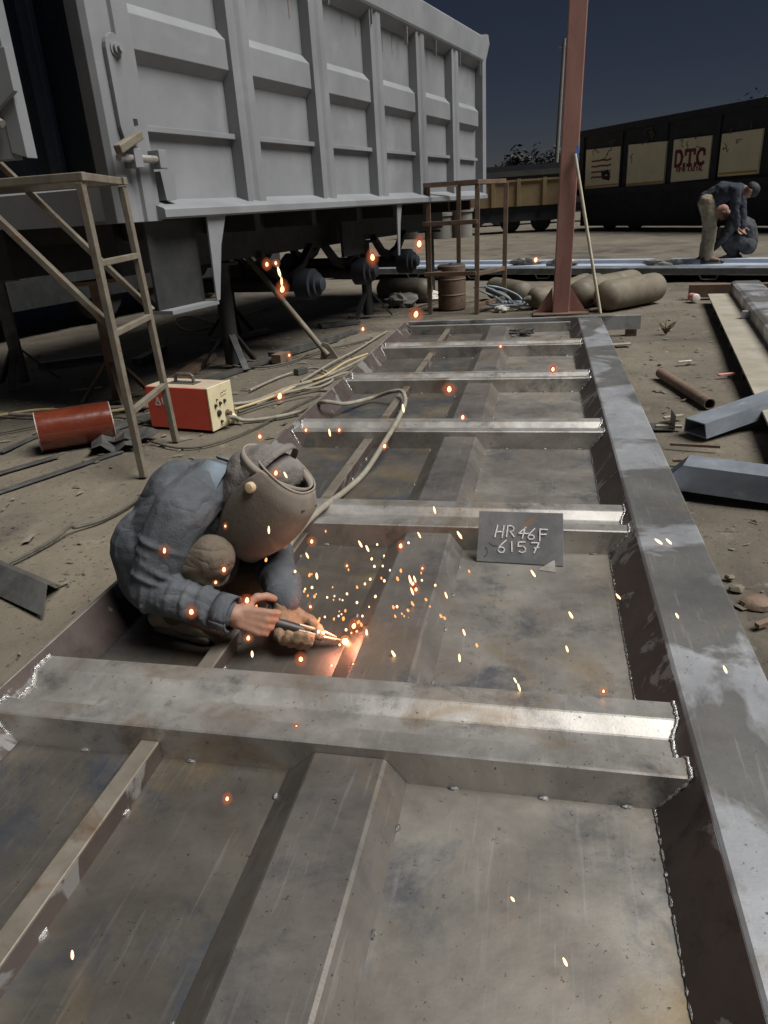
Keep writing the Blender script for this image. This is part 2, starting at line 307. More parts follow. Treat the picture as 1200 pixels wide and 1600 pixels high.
# ------------------------------------------------------------------ the wall panel being welded
SZ, TZ = .075, .17                       # sheet level, rib top
PITCH = 1.22; Y0 = 1.25
panel = thing('wall_panel', 'long ribbed steel dumper side wall lying flat on the yard, being welded', 'steel panel', (-.5, 3.5, 0))
MB().box((-1.31, -.4, .058), (-.4005, 7.44, SZ)).build('sheet', 'plate', panel)  # darker half of the sheet: dimmer light is in its colour
MB().box((-.3995, -.4, .058), (.27, 7.44, SZ)).build('sheet', 'sheet', panel)
MB().prism([(.2605, SZ + .003), (.3425, .1772), (.3437, .1760), (.2625, SZ + .001)], lambda t, a, b: V((a, t, b)), [-.4, 7.44]).build('shaded_inner_web', 'scale', panel)  # added skin on the rail's inner face, its shade painted in
MB().prism([(.262, .06), (.262, SZ + .004), (.345, .178), (.352, .182), (.553, .182), (.561, .176), (.575, .05), (.612, .05), (.612, .042), (.56, .042)],
           lambda t, a, b: V((a, t, b)), [-.4, 7.5]).build('top_rail', 'rail', panel, bev=.003)
MB().prism([(-1.298, .06), (-1.298, SZ + .003), (-1.372, .186), (-1.384, .186), (-1.384, .178), (-1.318, .06)],
           lambda t, a, b: V((a, t, b)), [-.4, 7.46]).build('bottom_rail', 'sheet', panel, bev=.0015)
MB().prism([(-1.2965, SZ + .003), (-1.3705, .1845), (-1.3690, .1850), (-1.2945, SZ + .002)], lambda t, a, b: V((a, t, b)), [-.4, 7.44]).build('shaded_inner_web', 'scale', panel)  # same skin on the other rail, shade painted into its colour
def xr(z): return .262 + (.324 - .262)*(z - SZ)/(TZ - SZ)
def xl(z): return -1.298 - .048*(z - SZ)/(TZ - SZ)
CMP = [(0., SZ - .004), (0., TZ - .004), (.004, TZ), (.058, TZ), (.062, TZ - .003), (.067, TZ - .022), (.071, TZ - .025), (.142, TZ - .025), (.147, TZ - .0235),
       (.183, TZ - .0015), (.188, TZ), (.248, TZ), (.253, TZ - .004), (.262, SZ - .004)]
cm0 = None
NCM = 7
for k in range(NCM - 1):
    yk = Y0 + (k - 1)*PITCH
    if cm0 is None:
        mb = MB()
        n = len(CMP); vs = []
        for e in (0, 1):
            for a, b in CMP: vs.append(V(((xl(b) if e == 0 else xr(b)), a, b)))
        fs = [(i, (i+1) % n, n + (i+1) % n, n + i) for i in range(n)] + [tuple(range(n-1, -1, -1)), tuple(range(n, 2*n))]
        mb.add(vs, fs)
        cm0 = mb.build('cross_member', 'rib', panel, world=False); cm0.location = V((0, yk, 0)) - ORG[panel.name]
        for e, X in ((0, xl), (1, xr)):
            pr = [V((X(b) + (.004 if e else -.004), a - (.003 if i == 0 else 0), b + .002)) for i, (a, b) in enumerate(CMP[:12])]
            bead(pr, .0044, .006).build('weld_bead', 'weld', cm0, world=False)
        tk = MB()
        for x in (-1.12, -.84, -.45, -.18, .02, .18): tk.blob((x + random.uniform(-.03, .03), -.001, SZ + .001), .0085, 10, .12, (1.5, .8, .6))
        tk.build('weld_tack', 'burnt', cm0, world=False)
    else:
        c = copy_part(cm0, panel, V((0, yk, 0)) - ORG[panel.name])
# box channel at the far end of the panel
far = Y0 + 5*PITCH
for k in range(NCM - 1):
    ya = Y0 + (k - 1)*PITCH + .2625; yb = Y0 + k*PITCH - .0005
    if k == NCM - 2: yb = Y0 + k*PITCH + .03
    for nm, prof, mt in (('stiffener', [(-.562, SZ - .003), (-.562, SZ + .002), (-.492, SZ + .064), (-.486, SZ + .067), (-.326, SZ + .067), (-.318, SZ + .062), (-.274, SZ + .002), (-.274, SZ - .003)], 'hat'),
                         ('angle_bar', [(-.934, SZ - .002), (-.934, SZ + .052), (-.889, SZ + .052), (-.887, SZ + .05), (-.887, SZ - .002)], 'anglebar')):
        j = .004*math.sin(k*2.1)
        st = MB().prism(prof, lambda t, a, b: V((a + j, t, b)), [ya, yb]).build(nm, mt, panel, bev=.002)
        if nm == 'stiffener':
            tk = MB()
            for i in range(4):
                y = ya + (yb - ya)*(i + .5 + random.uniform(-.2, .2))/4
                tk.blob((-.272 + j, y, SZ + .002), .0075, 10, .12, (.8, 1.4, .8))
                if i % 2: tk.blob((-.565 + j, y + .05, SZ + .002), .0075, 10, .12, (.8, 1.4, .8))
            tk.build('weld_tack', 'burnt', st)
        else:
            tk = MB()
            for i in range(3): tk.blob((-.884, ya + (yb - ya)*(i + .5 + random.uniform(-.2, .2))/3, SZ + .003), .008, 7, .3, (.8, 1.6, .8))
            tk.build('weld_tack', 'weld', st)
            MB().box((-.8868 + j, ya + .001, SZ), (-.885 + j, yb - .001, SZ + .0475)).build('shaded_web', 'scale', st)  # added dark plate: shade on the bar's side put into colour
    bead([(.2630, ya, SZ + .0022), (.2630, yb, SZ + .0022)], .0036, .006).build('weld_bead', 'weld', panel)
MB().prism([(0, SZ), (0, TZ - .01), (.06, TZ - .01), (.06, SZ)], lambda t, a, b: V((t, far - .03 + a, b)), [-1.3, .27]).build('end_member', 'rib', panel, bev=.002)
eb = MB().prism([(0, .06), (0, .192), (.055, .192), (.055, .186), (.006, .186), (.006, .06)], lambda t, a, b: V((t, far + .065 + a, b)), [-1.33, .93])
tag(eb.build('steel_angle', 'rail', bev=.0015), 'long steel angle lying across the far end of the welded panel', 'steel angle')
for x, nm in ((-1.1, 0), (.85, 1)):
    pass
MB().box((-1.3, far + .085, -.01), (-1.2, far + .16, .0595)).build('block', 'rust')
tag(bpy.data.objects['block'], 'small steel block under the angle end nearer the rusty stand', 'block')
b2 = MB().box((.8, far + .085, -.01), (.9, far + .16, .0595)).build('block', 'rust'); tag(b2, 'small steel block under the angle end nearer the gas cylinders', 'block')

# plate with the chalked registration, leaning on the second rib
pl = thing('chalk_plate', 'dark steel plate with a chalked number leaning on a rib', 'plate', (-.06, 2.36, SZ))
A = V((-.212, 2.375, SZ + .002)); B = V((.098, 2.362, SZ + .002)); TL = V((-.205, 2.443, .248)); TR = V((.092, 2.436, .25))
nn = (B - A).cross(TL - A).normalized()*.005
MB().add([A, B, TR, TL, A + nn, B + nn, TR + nn, TL + nn], [(3, 2, 1, 0), (4, 5, 6, 7), (0, 1, 5, 4), (1, 2, 6, 5), (2, 3, 7, 6), (3, 0, 4, 7)]).build('plate', 'chalkplate', pl, bev=.001)
ex, ey = (B - A).normalized(), (TL - A).normalized(); OO = A + nn*1.15
def arc(cx, cy, rx, ry, a0, a1, n=10): return [(cx + rx*math.cos(R(a0 + (a1-a0)*i/n)), cy + ry*math.sin(R(a0 + (a1-a0)*i/n))) for i in range(n+1)]
LT = [  # in plate widths, x 0..1, y 0..0.55
    [(.20, .30), (.225, .45)], [(.285, .30), (.30, .45)], [(.215, .365), (.30, .375)],
    [(.335, .31), (.345, .45)], [(.345, .45)] + arc(.375, .415, .04, .035, 80, -90, 8), [(.375, .38), (.425, .315)],
    [(.555, .44), (.475, .36), (.585, .365)], [(.545, .44), (.52, .30)],
    [(.655, .43), (.60, .36), (.585, .325)] + arc(.62, .32, .035, .028, 190, 530, 10),
    [(.72, .28), (.715, .425), (.80, .425)], [(.715, .36), (.79, .365)],
    [(.335, .265), (.275, .20), (.25, .15)] + arc(.285, .14, .037, .035, 180, 530, 10),
    [(.40, .25), (.41, .13)],
    [(.555, .255), (.48, .25), (.475, .195), (.52, .20)] + arc(.525, .16, .04, .04, 80, -140, 9),
    [(.63, .25), (.715, .255), (.665, .125)], [(.665, .185), (.715, .195)]]
LT = [[(x, y*.93 + .02) for x, y in l] for l in LT]
MB().strokes(LT, OO, ex, ey, .308, .0042, .0012).build('chalk_number', 'chalk', pl)
MB().strokes([arc(.1, .12, .028, .05, 100, -100, 8), [(.14, .23), (.19, .20), (.24, .20)]], OO, ex, ey, .308, .003, .0008).build('chalk_smudge', 'platform', pl)
so_ = MB().add([V((.01, 2.325, SZ + .003)), V((.07, 2.31, SZ + .003)), V((.066, 2.37, SZ + .022)), V((.01, 2.325, SZ)), V((.07, 2.31, SZ)), V((.066, 2.37, SZ))], [(0, 1, 2), (5, 4, 3), (0, 3, 4, 1), (1, 4, 5, 2), (2, 5, 3, 0)])
tag(so_.build('steel_offcut', 'rib'), 'tiny triangular steel offcut below the chalked plate', 'offcut')

# ------------------------------------------------------------------ the grey dumper body
DL = 6*1.22; DA = math.atan2(.978, .21)
ZB = 1.31
dump = thing('dumper_body', 'big grey primed dumper body with ribbed side raised on stands', 'dumper body', (-2.524, 4.595, 0), DA)
def P(mb, name, m, par=dump, bev=0.): return mb.build(name, m, par, world=False, bev=bev)
# local: x along the side, y = -outward, z up
NB = 6
bay_s = bay_b = bay_a = bay_l = None
for k in range(NB):
    t0 = k*1.22 + .13 if k else .1; t1 = (k+1)*1.22 - .13
    P(MB().box((t0 - .14, 0, ZB + .02), (t1 + .14, .004, ZB + 1.75)), 'panel', 'dumper')
    P(MB().prism([(.0, .875), (-.065, .94), (-.065, 1.125), (0, 1.195)], lambda t, a, b: V((t, a - .0005, ZB + b)), [t0, t1]), 'band', 'dumper', bev=.003)
    P(MB().prism([(.0, .50), (-.05, .50), (-.05, .535), (0, .535)], lambda t, a, b: V((t, a - .0005, ZB + b)), [t0, t1]), 'bar', 'dumper', bev=.003)
    P(MB().prism([(.0, -.01), (-.15, -.01), (-.17, .0), (-.17, .045), (-.16, .055), (0, .11)], lambda t, a, b: V((t, a - .0005, ZB + b)), [max(t0 - .13, .02), t1 + (.13 if k < 5 else .1)]), 'ledge', 'dumper')
    if k in (2, 4):
        P(MB().box((t0 + .03, -.012, ZB + .115), (t0 + .085, -.0005, ZB + .21)), 'drain_slot', 'chassis')
RBP = [(-.13, 0), (-.125, -.095), (-.068, -.1), (-.058, -.078), (.0, -.078), (.03, -.1), (.122, -.1), (.13, 0)]
rib = None
for k in range(1, NB):
    if rib is None:
        rib = P(MB().prism(RBP, lambda t, a, b: V((a, b - .001, t)), [ZB + .05, ZB + 1.74]), 'rib', 'dumper', bev=.003)
        rib.location = (k*1.22, 0, 0)
    else: copy_part(rib, dump, (k*1.22, 0, 0))
P(MB().prism([(0, 1.66), (-.115, 1.74), (-.125, 1.76), (-.125, 2.02), (-.11, 2.04), (.12, 2.04), (.12, 1.66)], lambda t, a, b: V((t, a, ZB + b)), [-.1, DL - .05]), 'top_rail', 'dumper', bev=.004)
for i in range(16):
    t = .4 + i*.45
    P(MB().box((t, -.118, ZB + 1.57 + random.uniform(-.02, .03)), (t + .012, -.085, ZB + 1.72)), 'hook', 'dumper') if i % 2 else None
random.seed(9)
for i in range(14):
    t = random.uniform(.2, DL - .2)
    if min(abs(t - k*1.22) for k in range(7)) < .18: continue
    l_ = random.uniform(.06, .22); z1 = ZB + random.uniform(1.6, 1.7)
    P(MB().box((t, -.0022, z1 - l_), (t + random.uniform(.004, .010), -.0005, z1)), 'rust_run', 'rust')
# far end post with flare
P(MB().prism([(0, 0), (0, -.11), (.1, -.13), (.12, -.02), (.12, .1), (0, .1)], lambda t, a, b: V((DL - .06 + a, b, t)), [ZB - .01, ZB + 2.06]), 'end_post', 'dumper', bev=.004)
P(MB().add([V((DL + .06, -.12, ZB + 1.75)), V((DL + .22, -.13, ZB + 1.98)), V((DL + .16, -.13, ZB + 2.08)), V((DL + .02, -.12, ZB + 2.07)),
            V((DL + .06, -.10, ZB + 1.75)), V((DL + .22, -.11, ZB + 1.98)), V((DL + .16, -.11, ZB + 2.08)), V((DL + .02, -.10, ZB + 2.07))],
           [(0, 1, 2, 3), (7, 6, 5, 4), (0, 4, 5, 1), (1, 5, 6, 2), (2, 6, 7, 3), (3, 7, 4, 0)]), 'flare_plate', 'dumper')
# front (near) corner post
cp = P(MB().prism([(-.27, .06), (-.30, -.06), (-.28, -.10), (-.155, -.105), (-.145, -.08), (-.085, -.08), (-.075, -.105), (.06, -.105), (.1, 0), (.1, .06)], lambda t, a, b: V((a, b, t)), [ZB - .02, ZB + 2.3]), 'corner_post', 'dumper', bev=.003)
lk = P(MB().prism([(-.17 + .07*math.cos(R(a)), .9 + .08*math.sin(R(a))) for a in range(0, 181, 20)] + [(-.235, .5), (-.20, .36), (-.09, .36), (-.098, .5)], lambda t, a, b: V((a + .03, -.106 - t, ZB + b)), [0, .028]), 'latch_plate', 'dumper', bev=.003)
P(MB().lathe((-.135, -.13, ZB + .9), (0, -1, 0), [(0, .045), (.012, .045), (.012, .032), (.03, .032), (.03, .018), (.05, .018)]), 'pivot_bolt', 'dumper', lk)
P(MB().box((-.09, -.137, ZB + .515), (-.055, -.1345, ZB + .55)), 'slot', 'chassis', lk)
P(MB().tube([(-.30, -.16, ZB + .335), (.10, -.16, ZB + .33)], .022, 12), 'latch_pin', 'rib', lk)
P(MB().beam((-.34, -.20, ZB + .37), (-.10, -.17, ZB + .46), .05, .05), 'latch_lever', 'platform', lk, bev=.008)
for t in (-.16, .06):
    P(MB().box((t - .035, -.19, ZB + .28), (t + .035, -.1055, ZB + .385)), 'latch_lug', 'dumper', lk, bev=.004)
P(MB().prism([(0, 0), (.14, 0), (.12, -.17), (.02, -.17)], lambda t, a, b: V((.11 + a, -.02 - t, ZB + .27 + b)), [0, .09]), 'pocket_bracket', 'dumper')
# rear frame, dark gate, bumper
P(MB().box((-.12, .07, ZB + .26), (-.09, 2.3, ZB + 2.3)), 'tailgate', 'navy')
for yy in (.42, 1.3):
    P(MB().box((-.18, yy, ZB + .26), (-.125, yy + .1, ZB + 2.3)), 'tailgate_post', 'navy', bev=.01)
P(MB().tube([(-.13, .08, ZB + .245), (-.13, 2.3, ZB + .245)], .03, 10), 'gate_hinge_tube', 'navy')
P(MB().prism([(.06, -.02), (.5, -.02), (.9, -.02), (1.5, .02), (2.3, .04), (2.3, .19), (.06, .19)], lambda t, a, b: V((-.2 + t, a, ZB + b)), [0, .05]), 'rear_bumper', 'dumper')
P(MB().box((-.27, .02, ZB - .0), (-.21, .16, ZB + .2)), 'bumper_plate', 'dumper')
P(MB().box((-.08, 2.3, ZB), (DL, 2.36, ZB + 2.0)), 'far_side_wall', 'dumper')
P(MB().box((-.05, .01, ZB + .0), (DL, 2.3, ZB + .05)), 'floor_plate', 'chassis')
P(MB().box((DL, .06, ZB), (DL + .06, 2.36, ZB + 2.0)), 'front_wall', 'dumper')
# swung-open gate leaf at the picture's upper corner
q = ay(50, 120, 4.0); zb_ = ay(46, 246, 4.0).z
# chassis below
for yy in (.55, 1.65):
    P(MB().box((.3, yy, ZB - .38), (DL, yy + .16, ZB - .012)), 'chassis_beam', 'chassis', bev=.01)
for i in range(8):
    P(MB().box((.4 + i*.95, .04, ZB - .14), (.48 + i*.95, 2.25, ZB - .013)), 'cross_bearer', 'chassis')
def gusset(t, h, wd):
    P(MB().prism([(0, 0), (wd, 0), (wd*.55, -h*.35), (.02, -h), (-.02, -h)], lambda q_, a, b: V((t + a, -.13 + q_, ZB - .012 + b)), [0, .012]), 'gusset', 'dumper')
gusset(.50, .56, .22); gusset(3.92, .52, .14)
P(MB().box((-.02, -.02, ZB - .574), (.49, .0, ZB - .02)), 'side_guard', 'chassis')
P(MB().box((-.02, -.13, ZB - .60), (.50, .1, ZB - .575)), 'guard_lip', 'dumper')
P(MB().box((3.4, .3, ZB - .5), (3.93, .33, ZB - .02)), 'mud_flap', 'chassis')
for t in (2.6, 3.9, 5.2):
    ax = P(MB().tube([(t, .25, .62), (t, 2.1, .62)], .07, 14), 'axle', 'chassis')
    for yy, sgn in ((.25, -1), (2.1, 1)):
        P(MB().lathe((t, yy, .62), (0, sgn, 0), [(-.16, .15), (0, .15), (.005, .11), (.05, .11), (.05, .07), (.10, .065), (.11, .04)], 20), 'hub', 'truckdark', ax)
    for yy in (.5, 1.75):
        P(MB().prism([(-.5, .98), (-.25, .80), (0, .74), (.25, .80), (.5, .98), (.5, .92), (.25, .72), (0, .64), (-.25, .72), (-.5, .92)], lambda q_, a, b: V((t + a, yy + q_, b)), [0, .08]), 'leaf_spring', 'chassis', ax)
dk = thing('added_dark_trailer', 'black trailer body added behind the grey dumper to darken its background', 'trailer', (-2.524, 4.595, 0), DA)  # added body, closes off the bright ground seen under the dumper
P(MB().box((-5, 4.6, .95), (9, 6.9, 3.0)), 'body', 'chassis', dk); P(MB().box((-5, 5.1, .45), (9, 6.4, .949)), 'chassis', 'truckdark', dk); P(MB().box((-5, 4.55, .35), (9, 4.599, .95)), 'shade_skirt', 'chassis', dk)  # body, chassis and skirt, like the wheels below, belong to the added trailer
for t in (-3.4, -2.1, 4.2, 5.5, 6.8): P(MB().lathe((t, 4.62, .5), (0, 1, 0), [(0, .3), (0, .45), (.05, .5), (.22, .5), (.27, .45)], 18), 'wheel', 'chassis', dk)
# ---- steel stands under the dumper
def stand(label, p, h, m='rust', flat=None, s=1.):
    t = thing('steel_stand', label, 'stand', (p[0], p[1], 0), random.uniform(0, 2), 'steel stands under the dumper')
    MB().tube([(0, 0, .03), (0, 0, h)], .055*s, 10).build('post', m, t, world=False)
    for k in range(3):
        a = 2.1*k
        MB().beam((.03*math.cos(a), .03*math.sin(a), .33), (.30*math.cos(a), .30*math.sin(a), .012), .06, .02).build('foot', m, t, world=False)
    MB().box((-.16, -.08, h), (.16, .08, h + .03)).build('head_plate', m, t, world=False, bev=.004)
    return t
def Dw(t, n): a = DA; return V((-2.524, 4.595, 0)) + V((math.cos(a), math.sin(a), 0))*t + V((-math.sin(a), math.cos(a), 0))*n
s1 = stand('rusty splayed stand standing behind the red welding machine', gp(188, 628), ZB - .42); s1.rotation_euler.z = 1.2
s2 = stand('dark splayed stand at the picture edge under a grey cross channel', gp(38, 602), ZB - .42, 'darksteel')
stand('dark stand post under the middle of the dumper by the slanting prop', Dw(1.6, .62), ZB - .42, 'chassis', s=1.3)
stand('dark stand post right of the wheel hub under the dumper', Dw(4.6, .62), ZB - .42, 'chassis', s=1.2)
stand('dark stand post far under the dumper behind the axles', Dw(3.2, 1.72), ZB - .42, 'chassis', s=1.2)
stand('dark stand post at the far end of the dumper chassis', Dw(6.9, .62), ZB - .42, 'chassis', s=1.2)
ch = MB().prism([(0, 0), (.09, 0), (.09, .1), (.083, .1), (.083, .007), (.007, .007), (.007, .1), (0, .1)], lambda t, a, b: V((0, 0, ZB - .385 + b*.8)) + gp(38, 602) + V((-1.2 + t, -.05 + a + .02*t, 0)), [0, 1.75])
tag(ch.build('grey_channel', 'dumper'), 'pale grey channel lying across the dark stand at the picture edge', 'channel')
# slanting prop
d0 = gp(513, 560); d1 = ay(372, 385, 7.0)
pr = thing('slanting_prop', 'rusty round steel prop slanting from the ground up under the dumper', 'prop', d0)
MB().tube([d0 + V((0, 0, .03)), d1], .027, 12).build('pipe', 'platform', pr)
MB().add([d0 + V((-.08, 0, 0)), d0 + V((.1, 0, 0)), d0 + V((.01, .01, .13)), d0 + V((-.05, .01, .15)), d0 + V((-.08, .02, 0)), d0 + V((.1, .02, 0)), d0 + V((.01, .03, .13)), d0 + V((-.05, .03, .15))],
         [(0, 1, 2, 3), (7, 6, 5, 4), (0, 4, 5, 1), (1, 5, 6, 2), (2, 6, 7, 3), (3, 7, 4, 0)]).build('foot_plate', 'platform', pr)

# second grey leaf, hanging at the top of the picture's edge
q0 = ay(50, 0, 3.9); q1 = ay(44, 247, 3.9)
lf = thing('gate_leaf', 'pale grey steel gate leaf hanging at the picture edge beside the dark tailgate', 'gate leaf', (q1.x - .2, 3.9, q1.z))
xe = q1.x + .0
MB().box((xe - 1.1, 3.9, q1.z), (xe - .09, 3.98, q1.z + 1.9)).build('plate', 'dumper', lf, bev=.004)
MB().prism([(0, 0), (-.09, .03), (-.09, 1.9), (0, 1.9)], lambda t, a, b: V((xe + a, 3.895 + t, q1.z + b)), [0, .09]).build('edge_fold', 'dumper', lf, bev=.004)
zz = ay(40, 100, 3.9).z
MB().prism([(.035, 0), (-.16, -.12), (-.16, .2), (.035, .2)], lambda t, a, b: V((xe + a, 3.86 + t, zz - .12 + b)), [0, .034]).build('stiffener_plate', 'dumper', lf, bev=.004)
zz = ay(15, 188, 3.9).z
MB().tube([V((xe - .16, 3.87, zz + .03)), V((xe - .07, 3.85, zz - .02))], .02, 10).build('pin', 'rib', lf)

# ------------------------------------------------------------------ working platform (ladder frame)
A0 = V((-2.122, 3.382, 0)); A1 = V((-2.148, 3.382, 1.48)); B0 = V((-2.246, 4.014, 0)); B1 = V((-2.298, 4.014, 1.48))
wp = thing('work_platform', 'dirty tan square tube scaffold frame with ladder rungs beside the dumper', 'scaffold', (-2.2, 3.7, 0))
S = .037
for nm, p, q_ in (('leg', A0, A1), ('leg', B0, B1), ('leg', V((-4.3, 3.42, 0)), V((-4.3, 3.42, 1.48))), ('leg', V((-4.35, 4.05, 0)), V((-4.35, 4.05, 1.48)))):
    MB().beam(p, q_, S, S, V((0, 1, 0))).build(nm, 'platform', wp, bev=.004)
def onleg(p, q_, z): return p.lerp(q_, z/1.48)
for u, v_ in ((160, 412), (188, 522), (215, 645)):
    z = ay(u, v_, 3.382).z
    MB().beam(onleg(A0, A1, z), onleg(B0, B1, z + .0), S*.85, S*.85).build('rung', 'platform', wp, bev=.004)
MB().beam(A1 + V((.03, 0, .025)), V((-4.33, 3.42, 1.505)), S, S*1.05).build('top_bar', 'platform', wp, bev=.004)
MB().beam(B1 + V((.03, 0, .025)), V((-4.38, 4.05, 1.505)), S, S*1.05).build('top_bar', 'platform', wp, bev=.004)
MB().beam(A1 + V((.0, .026, .025)), B1 + V((.0, -.026, .025)), S, S).build('top_bar', 'platform', wp, bev=.004)
zA = ay(172, 517, 3.382).z; pe = ay(0, 338, 3.43); dirb = (pe - V((A0.x, 3.43, zA))).normalized()
MB().beam(V((A0.x - .02, 3.41, zA)), V((A0.x, 3.41, zA)) + dirb*1.55, S*.95, S*.95, V((0, 1, 0))).build('brace', 'platform', wp, bev=.004)
zB = ay(234, 487, 4.014).z; pe = ay(50, 303, 4.05); dirb = (pe - V((B0.x, 4.05, zB))).normalized()
MB().beam(V((B0.x - .02, 4.05, zB)), V((B0.x, 4.05, zB)) + dirb*1.35, S*.9, S*.9, V((0, 1, 0))).build('brace', 'platform', wp, bev=.004)
for c in (A1, B1):
    pass

# ------------------------------------------------------------------ red welding machine
wm = thing('welding_machine', 'dusty red portable welding machine with cream front standing on the ground', 'welding machine', (-2.30, 4.385, 0), R(-12))
def Q(mb, n, m, par=wm, bev=0.): return mb.build(n, m, par, world=False, bev=bev)
Lx, Wy, Hz = .25, .125, .285
Q(MB().box((-Lx, -Wy, .012), (Lx - .004, -Wy + .006, Hz)), 'side_panel', 'machine_red')
Q(MB().box((-Lx, Wy - .006, .012), (Lx - .004, Wy, Hz)), 'side_panel', 'machine_red')
Q(MB().box((-Lx + .001, -Wy + .0065, .010), (Lx - .005, Wy - .0065, Hz + .004)), 'casing', 'machine_top', bev=.006)
fp = Q(MB().box((Lx - .0035, -Wy - .003, .006), (Lx + .008, Wy + .003, Hz + .006)), 'front_panel', 'machine_cream', bev=.003)
for y, z, r_ in ((-.07, .165, .011), (-.02, .17, .011), (.03, .175, .011), (-.05, .2, .005), (-.045, .11, .02), (-.03, .05, .01)):
    Q(MB().lathe((Lx + .008, y, z), (1, 0, 0), [(0, r_), (.008, r_), (.008, r_*.8), (.014, r_*.75)], 14), 'knob', 'black', fp)
Q(MB().lathe((Lx + .008, .045, .085), (1, 0, 0), [(0, .025), (.006, .025), (.006, .018), (.03, .016)], 16), 'cable_socket', 'rust', fp)
Q(MB().strokes([[(-.0, 0), (.012, .01), (.02, .004), (.03, .014), (.045, .008), (.06, .016)], [(0, -.012), (.05, -.006)]], (Lx + .0085, .0, .222), (0, 1, 0), (0, 0, 1), 1.2, .004, .001), 'print_mark', 'handle', fp)
Q(MB().prism([(0, 0), (.05, 0), (.05, .03), (0, .06)], lambda t, a, b: V((Lx + .008 + a*.6, .08 + t, .006 + b)), [0, .04]), 'corner_foot', 'machine_cream', fp)
hd = [(-.09, 0, Hz), (-.085, 0, Hz + .05), (-.07, 0, Hz + .062), (.04, 0, Hz + .062), (.055, 0, Hz + .05), (.06, 0, Hz)]
Q(MB().tube(hd, .011, 8), 'handle', 'handle'); Q(MB().box((-.13, -.04, Hz + .0045), (.09, .04, Hz + .009)), 'handle_plate', 'handle')
LTM = [[(0, 0), (.5, 1), (1, 0)], [(.22, .4), (.78, .4)], [(-.1, -.28), (1.1, -.28)], [(1.75, 1.1), (2.7, 1.1)], [(1.6, .9), (1.6, .1)], [(1.75, -.05), (2.7, -.05)]]
Q(MB().strokes(LTM, (-.18, -Wy - .001, .175), (1, 0, 0), (0, 0, 1), .036, .0085, .001), 'lettering', 'white')

# red-brown glossy pipe section
dr = thing('pipe_section', 'short glossy oxide red pipe section lying on the dirt', 'pipe section', (-2.86, 3.90, 0))
da = V((-3.05, 3.80, .125)); db = V((-2.70, 4.06, .125)); dd, s_a, s_b = frame(db - da)
n = 36; vs = []
for (p, rr_) in ((da, .125), (db, .125), (db, .115), (da, .115)):
    for k in range(n):
        a = 2*math.pi*k/n; vs.append(p + (s_a*math.cos(a) + s_b*math.sin(a))*rr_)
fs = []
for i in range(4):
    j = (i + 1) % 4
    fs += [(i*n + k, i*n + (k+1) % n, j*n + (k+1) % n, j*n + k) for k in range(n)]
MB().add(vs, fs, True).build('shell', 'drum', dr)
for p, e in ((da, -1), (db, 1)):
    rg = []
    for k in range(n + 1):
        a = 2*math.pi*k/n; rg.append(p + dd*e*.001 + (s_a*math.cos(a) + s_b*math.sin(a))*.1205)
    MB().tube(rg, .0052, 6, False).build('cut_edge', 'drum_edge', dr)
# torn dark plates next to it
for i, (u, v_, rz, lab) in enumerate(((180, 700, .5, 'torn dark sheet scrap lying against the red pipe section'), (205, 690, 1.3, 'bent dark sheet scrap beside the scaffold leg'))):
    c = gp(u, v_); pts = []
    me = MB(); g = [[V((x*.07, y*.06, .012 + .05*abs(math.sin(x*1.4 + i)) + .02*math.sin(y*1.1 + x))) for x in range(-2, 3)] for y in range(-2, 3)]
    vs = [Matrix.Rotation(rz, 3, 'Z') @ p + V((c.x, c.y, 0)) for r_ in g for p in r_]
    me.add(vs, [(j*5 + k, j*5 + k + 1, (j+1)*5 + k + 1, (j+1)*5 + k) for j in range(4) for k in range(4)])
    o = me.build('scrap_sheet', 'darksteel'); so2 = o.modifiers.new('solid', 'SOLIDIFY'); so2.thickness = .004; tag(o, lab, 'scrap')
# angle piece near the lower edge
an = MB().prism([(0, 0), (.11, .075), (.115, .075), (.24, .0), (.237, -.004), (.113, .069), (.003, -.004)], lambda t, a, b: V((-1.73 - t*.80 + a*-.35 , 1.94 + t*.35 + a*.95, .006 + b)), [0, .9])
tag(an.build('bent_angle', 'darksteel', bev=.001), 'bent dark steel angle lying on the dirt beside the welder', 'steel angle')

# long steel sections lying on the dirt
def lay(name, label, cat, a, b, wd, ht, m, z=0., grp=None):
    p, q_ = V(a), V(b); p.z = q_.z = z + ht/2
    return tag(MB().beam(p, q_, wd, ht).build(name, m, bev=.002), label, cat, grp)
lay('steel_strip', 'long dark steel strip running past the red welding machine', 'steel strip', gp(250, 622), gp(556, 519), .10, .03, 'darksteel')
lay('steel_channel', 'dark channel lying beside the foot of the slanting prop', 'steel channel', gp(425, 562), gp(526, 532), .09, .07, 'darksteel')
lay('steel_block', 'small rusty block on the dirt beside the slanting prop', 'block', gp(432, 568), gp(446, 562), .10, .08, 'rust')
lay('steel_block', 'small dark block next to the yellow cables', 'block', gp(463, 586), gp(478, 582), .06, .05, 'darksteel')
lay('flat_sheet', 'thin dark sheet lying between the red pipe section and scaffold', 'steel sheet', gp(150, 676), gp(236, 652), .16, .012, 'darksteel')
for i, (a, b, lab) in enumerate((((0, 708), (58, 682), 'thin dark steel flat just behind the red pipe section'), ((-60, 790), (190, 706), 'long thin steel flat running in front of the red pipe section'), ((-60, 758), (90, 714), 'thin steel flat disappearing under the red pipe section'))):
    lay('steel_flat', lab, 'steel flat', gp(*a), gp(*b), .05, .01, 'darksteel')
lay('plank', 'rough dark timber under the dumper close to the scaffold', 'timber', gp(215, 640), gp(330, 560), .12, .05, 'rust')
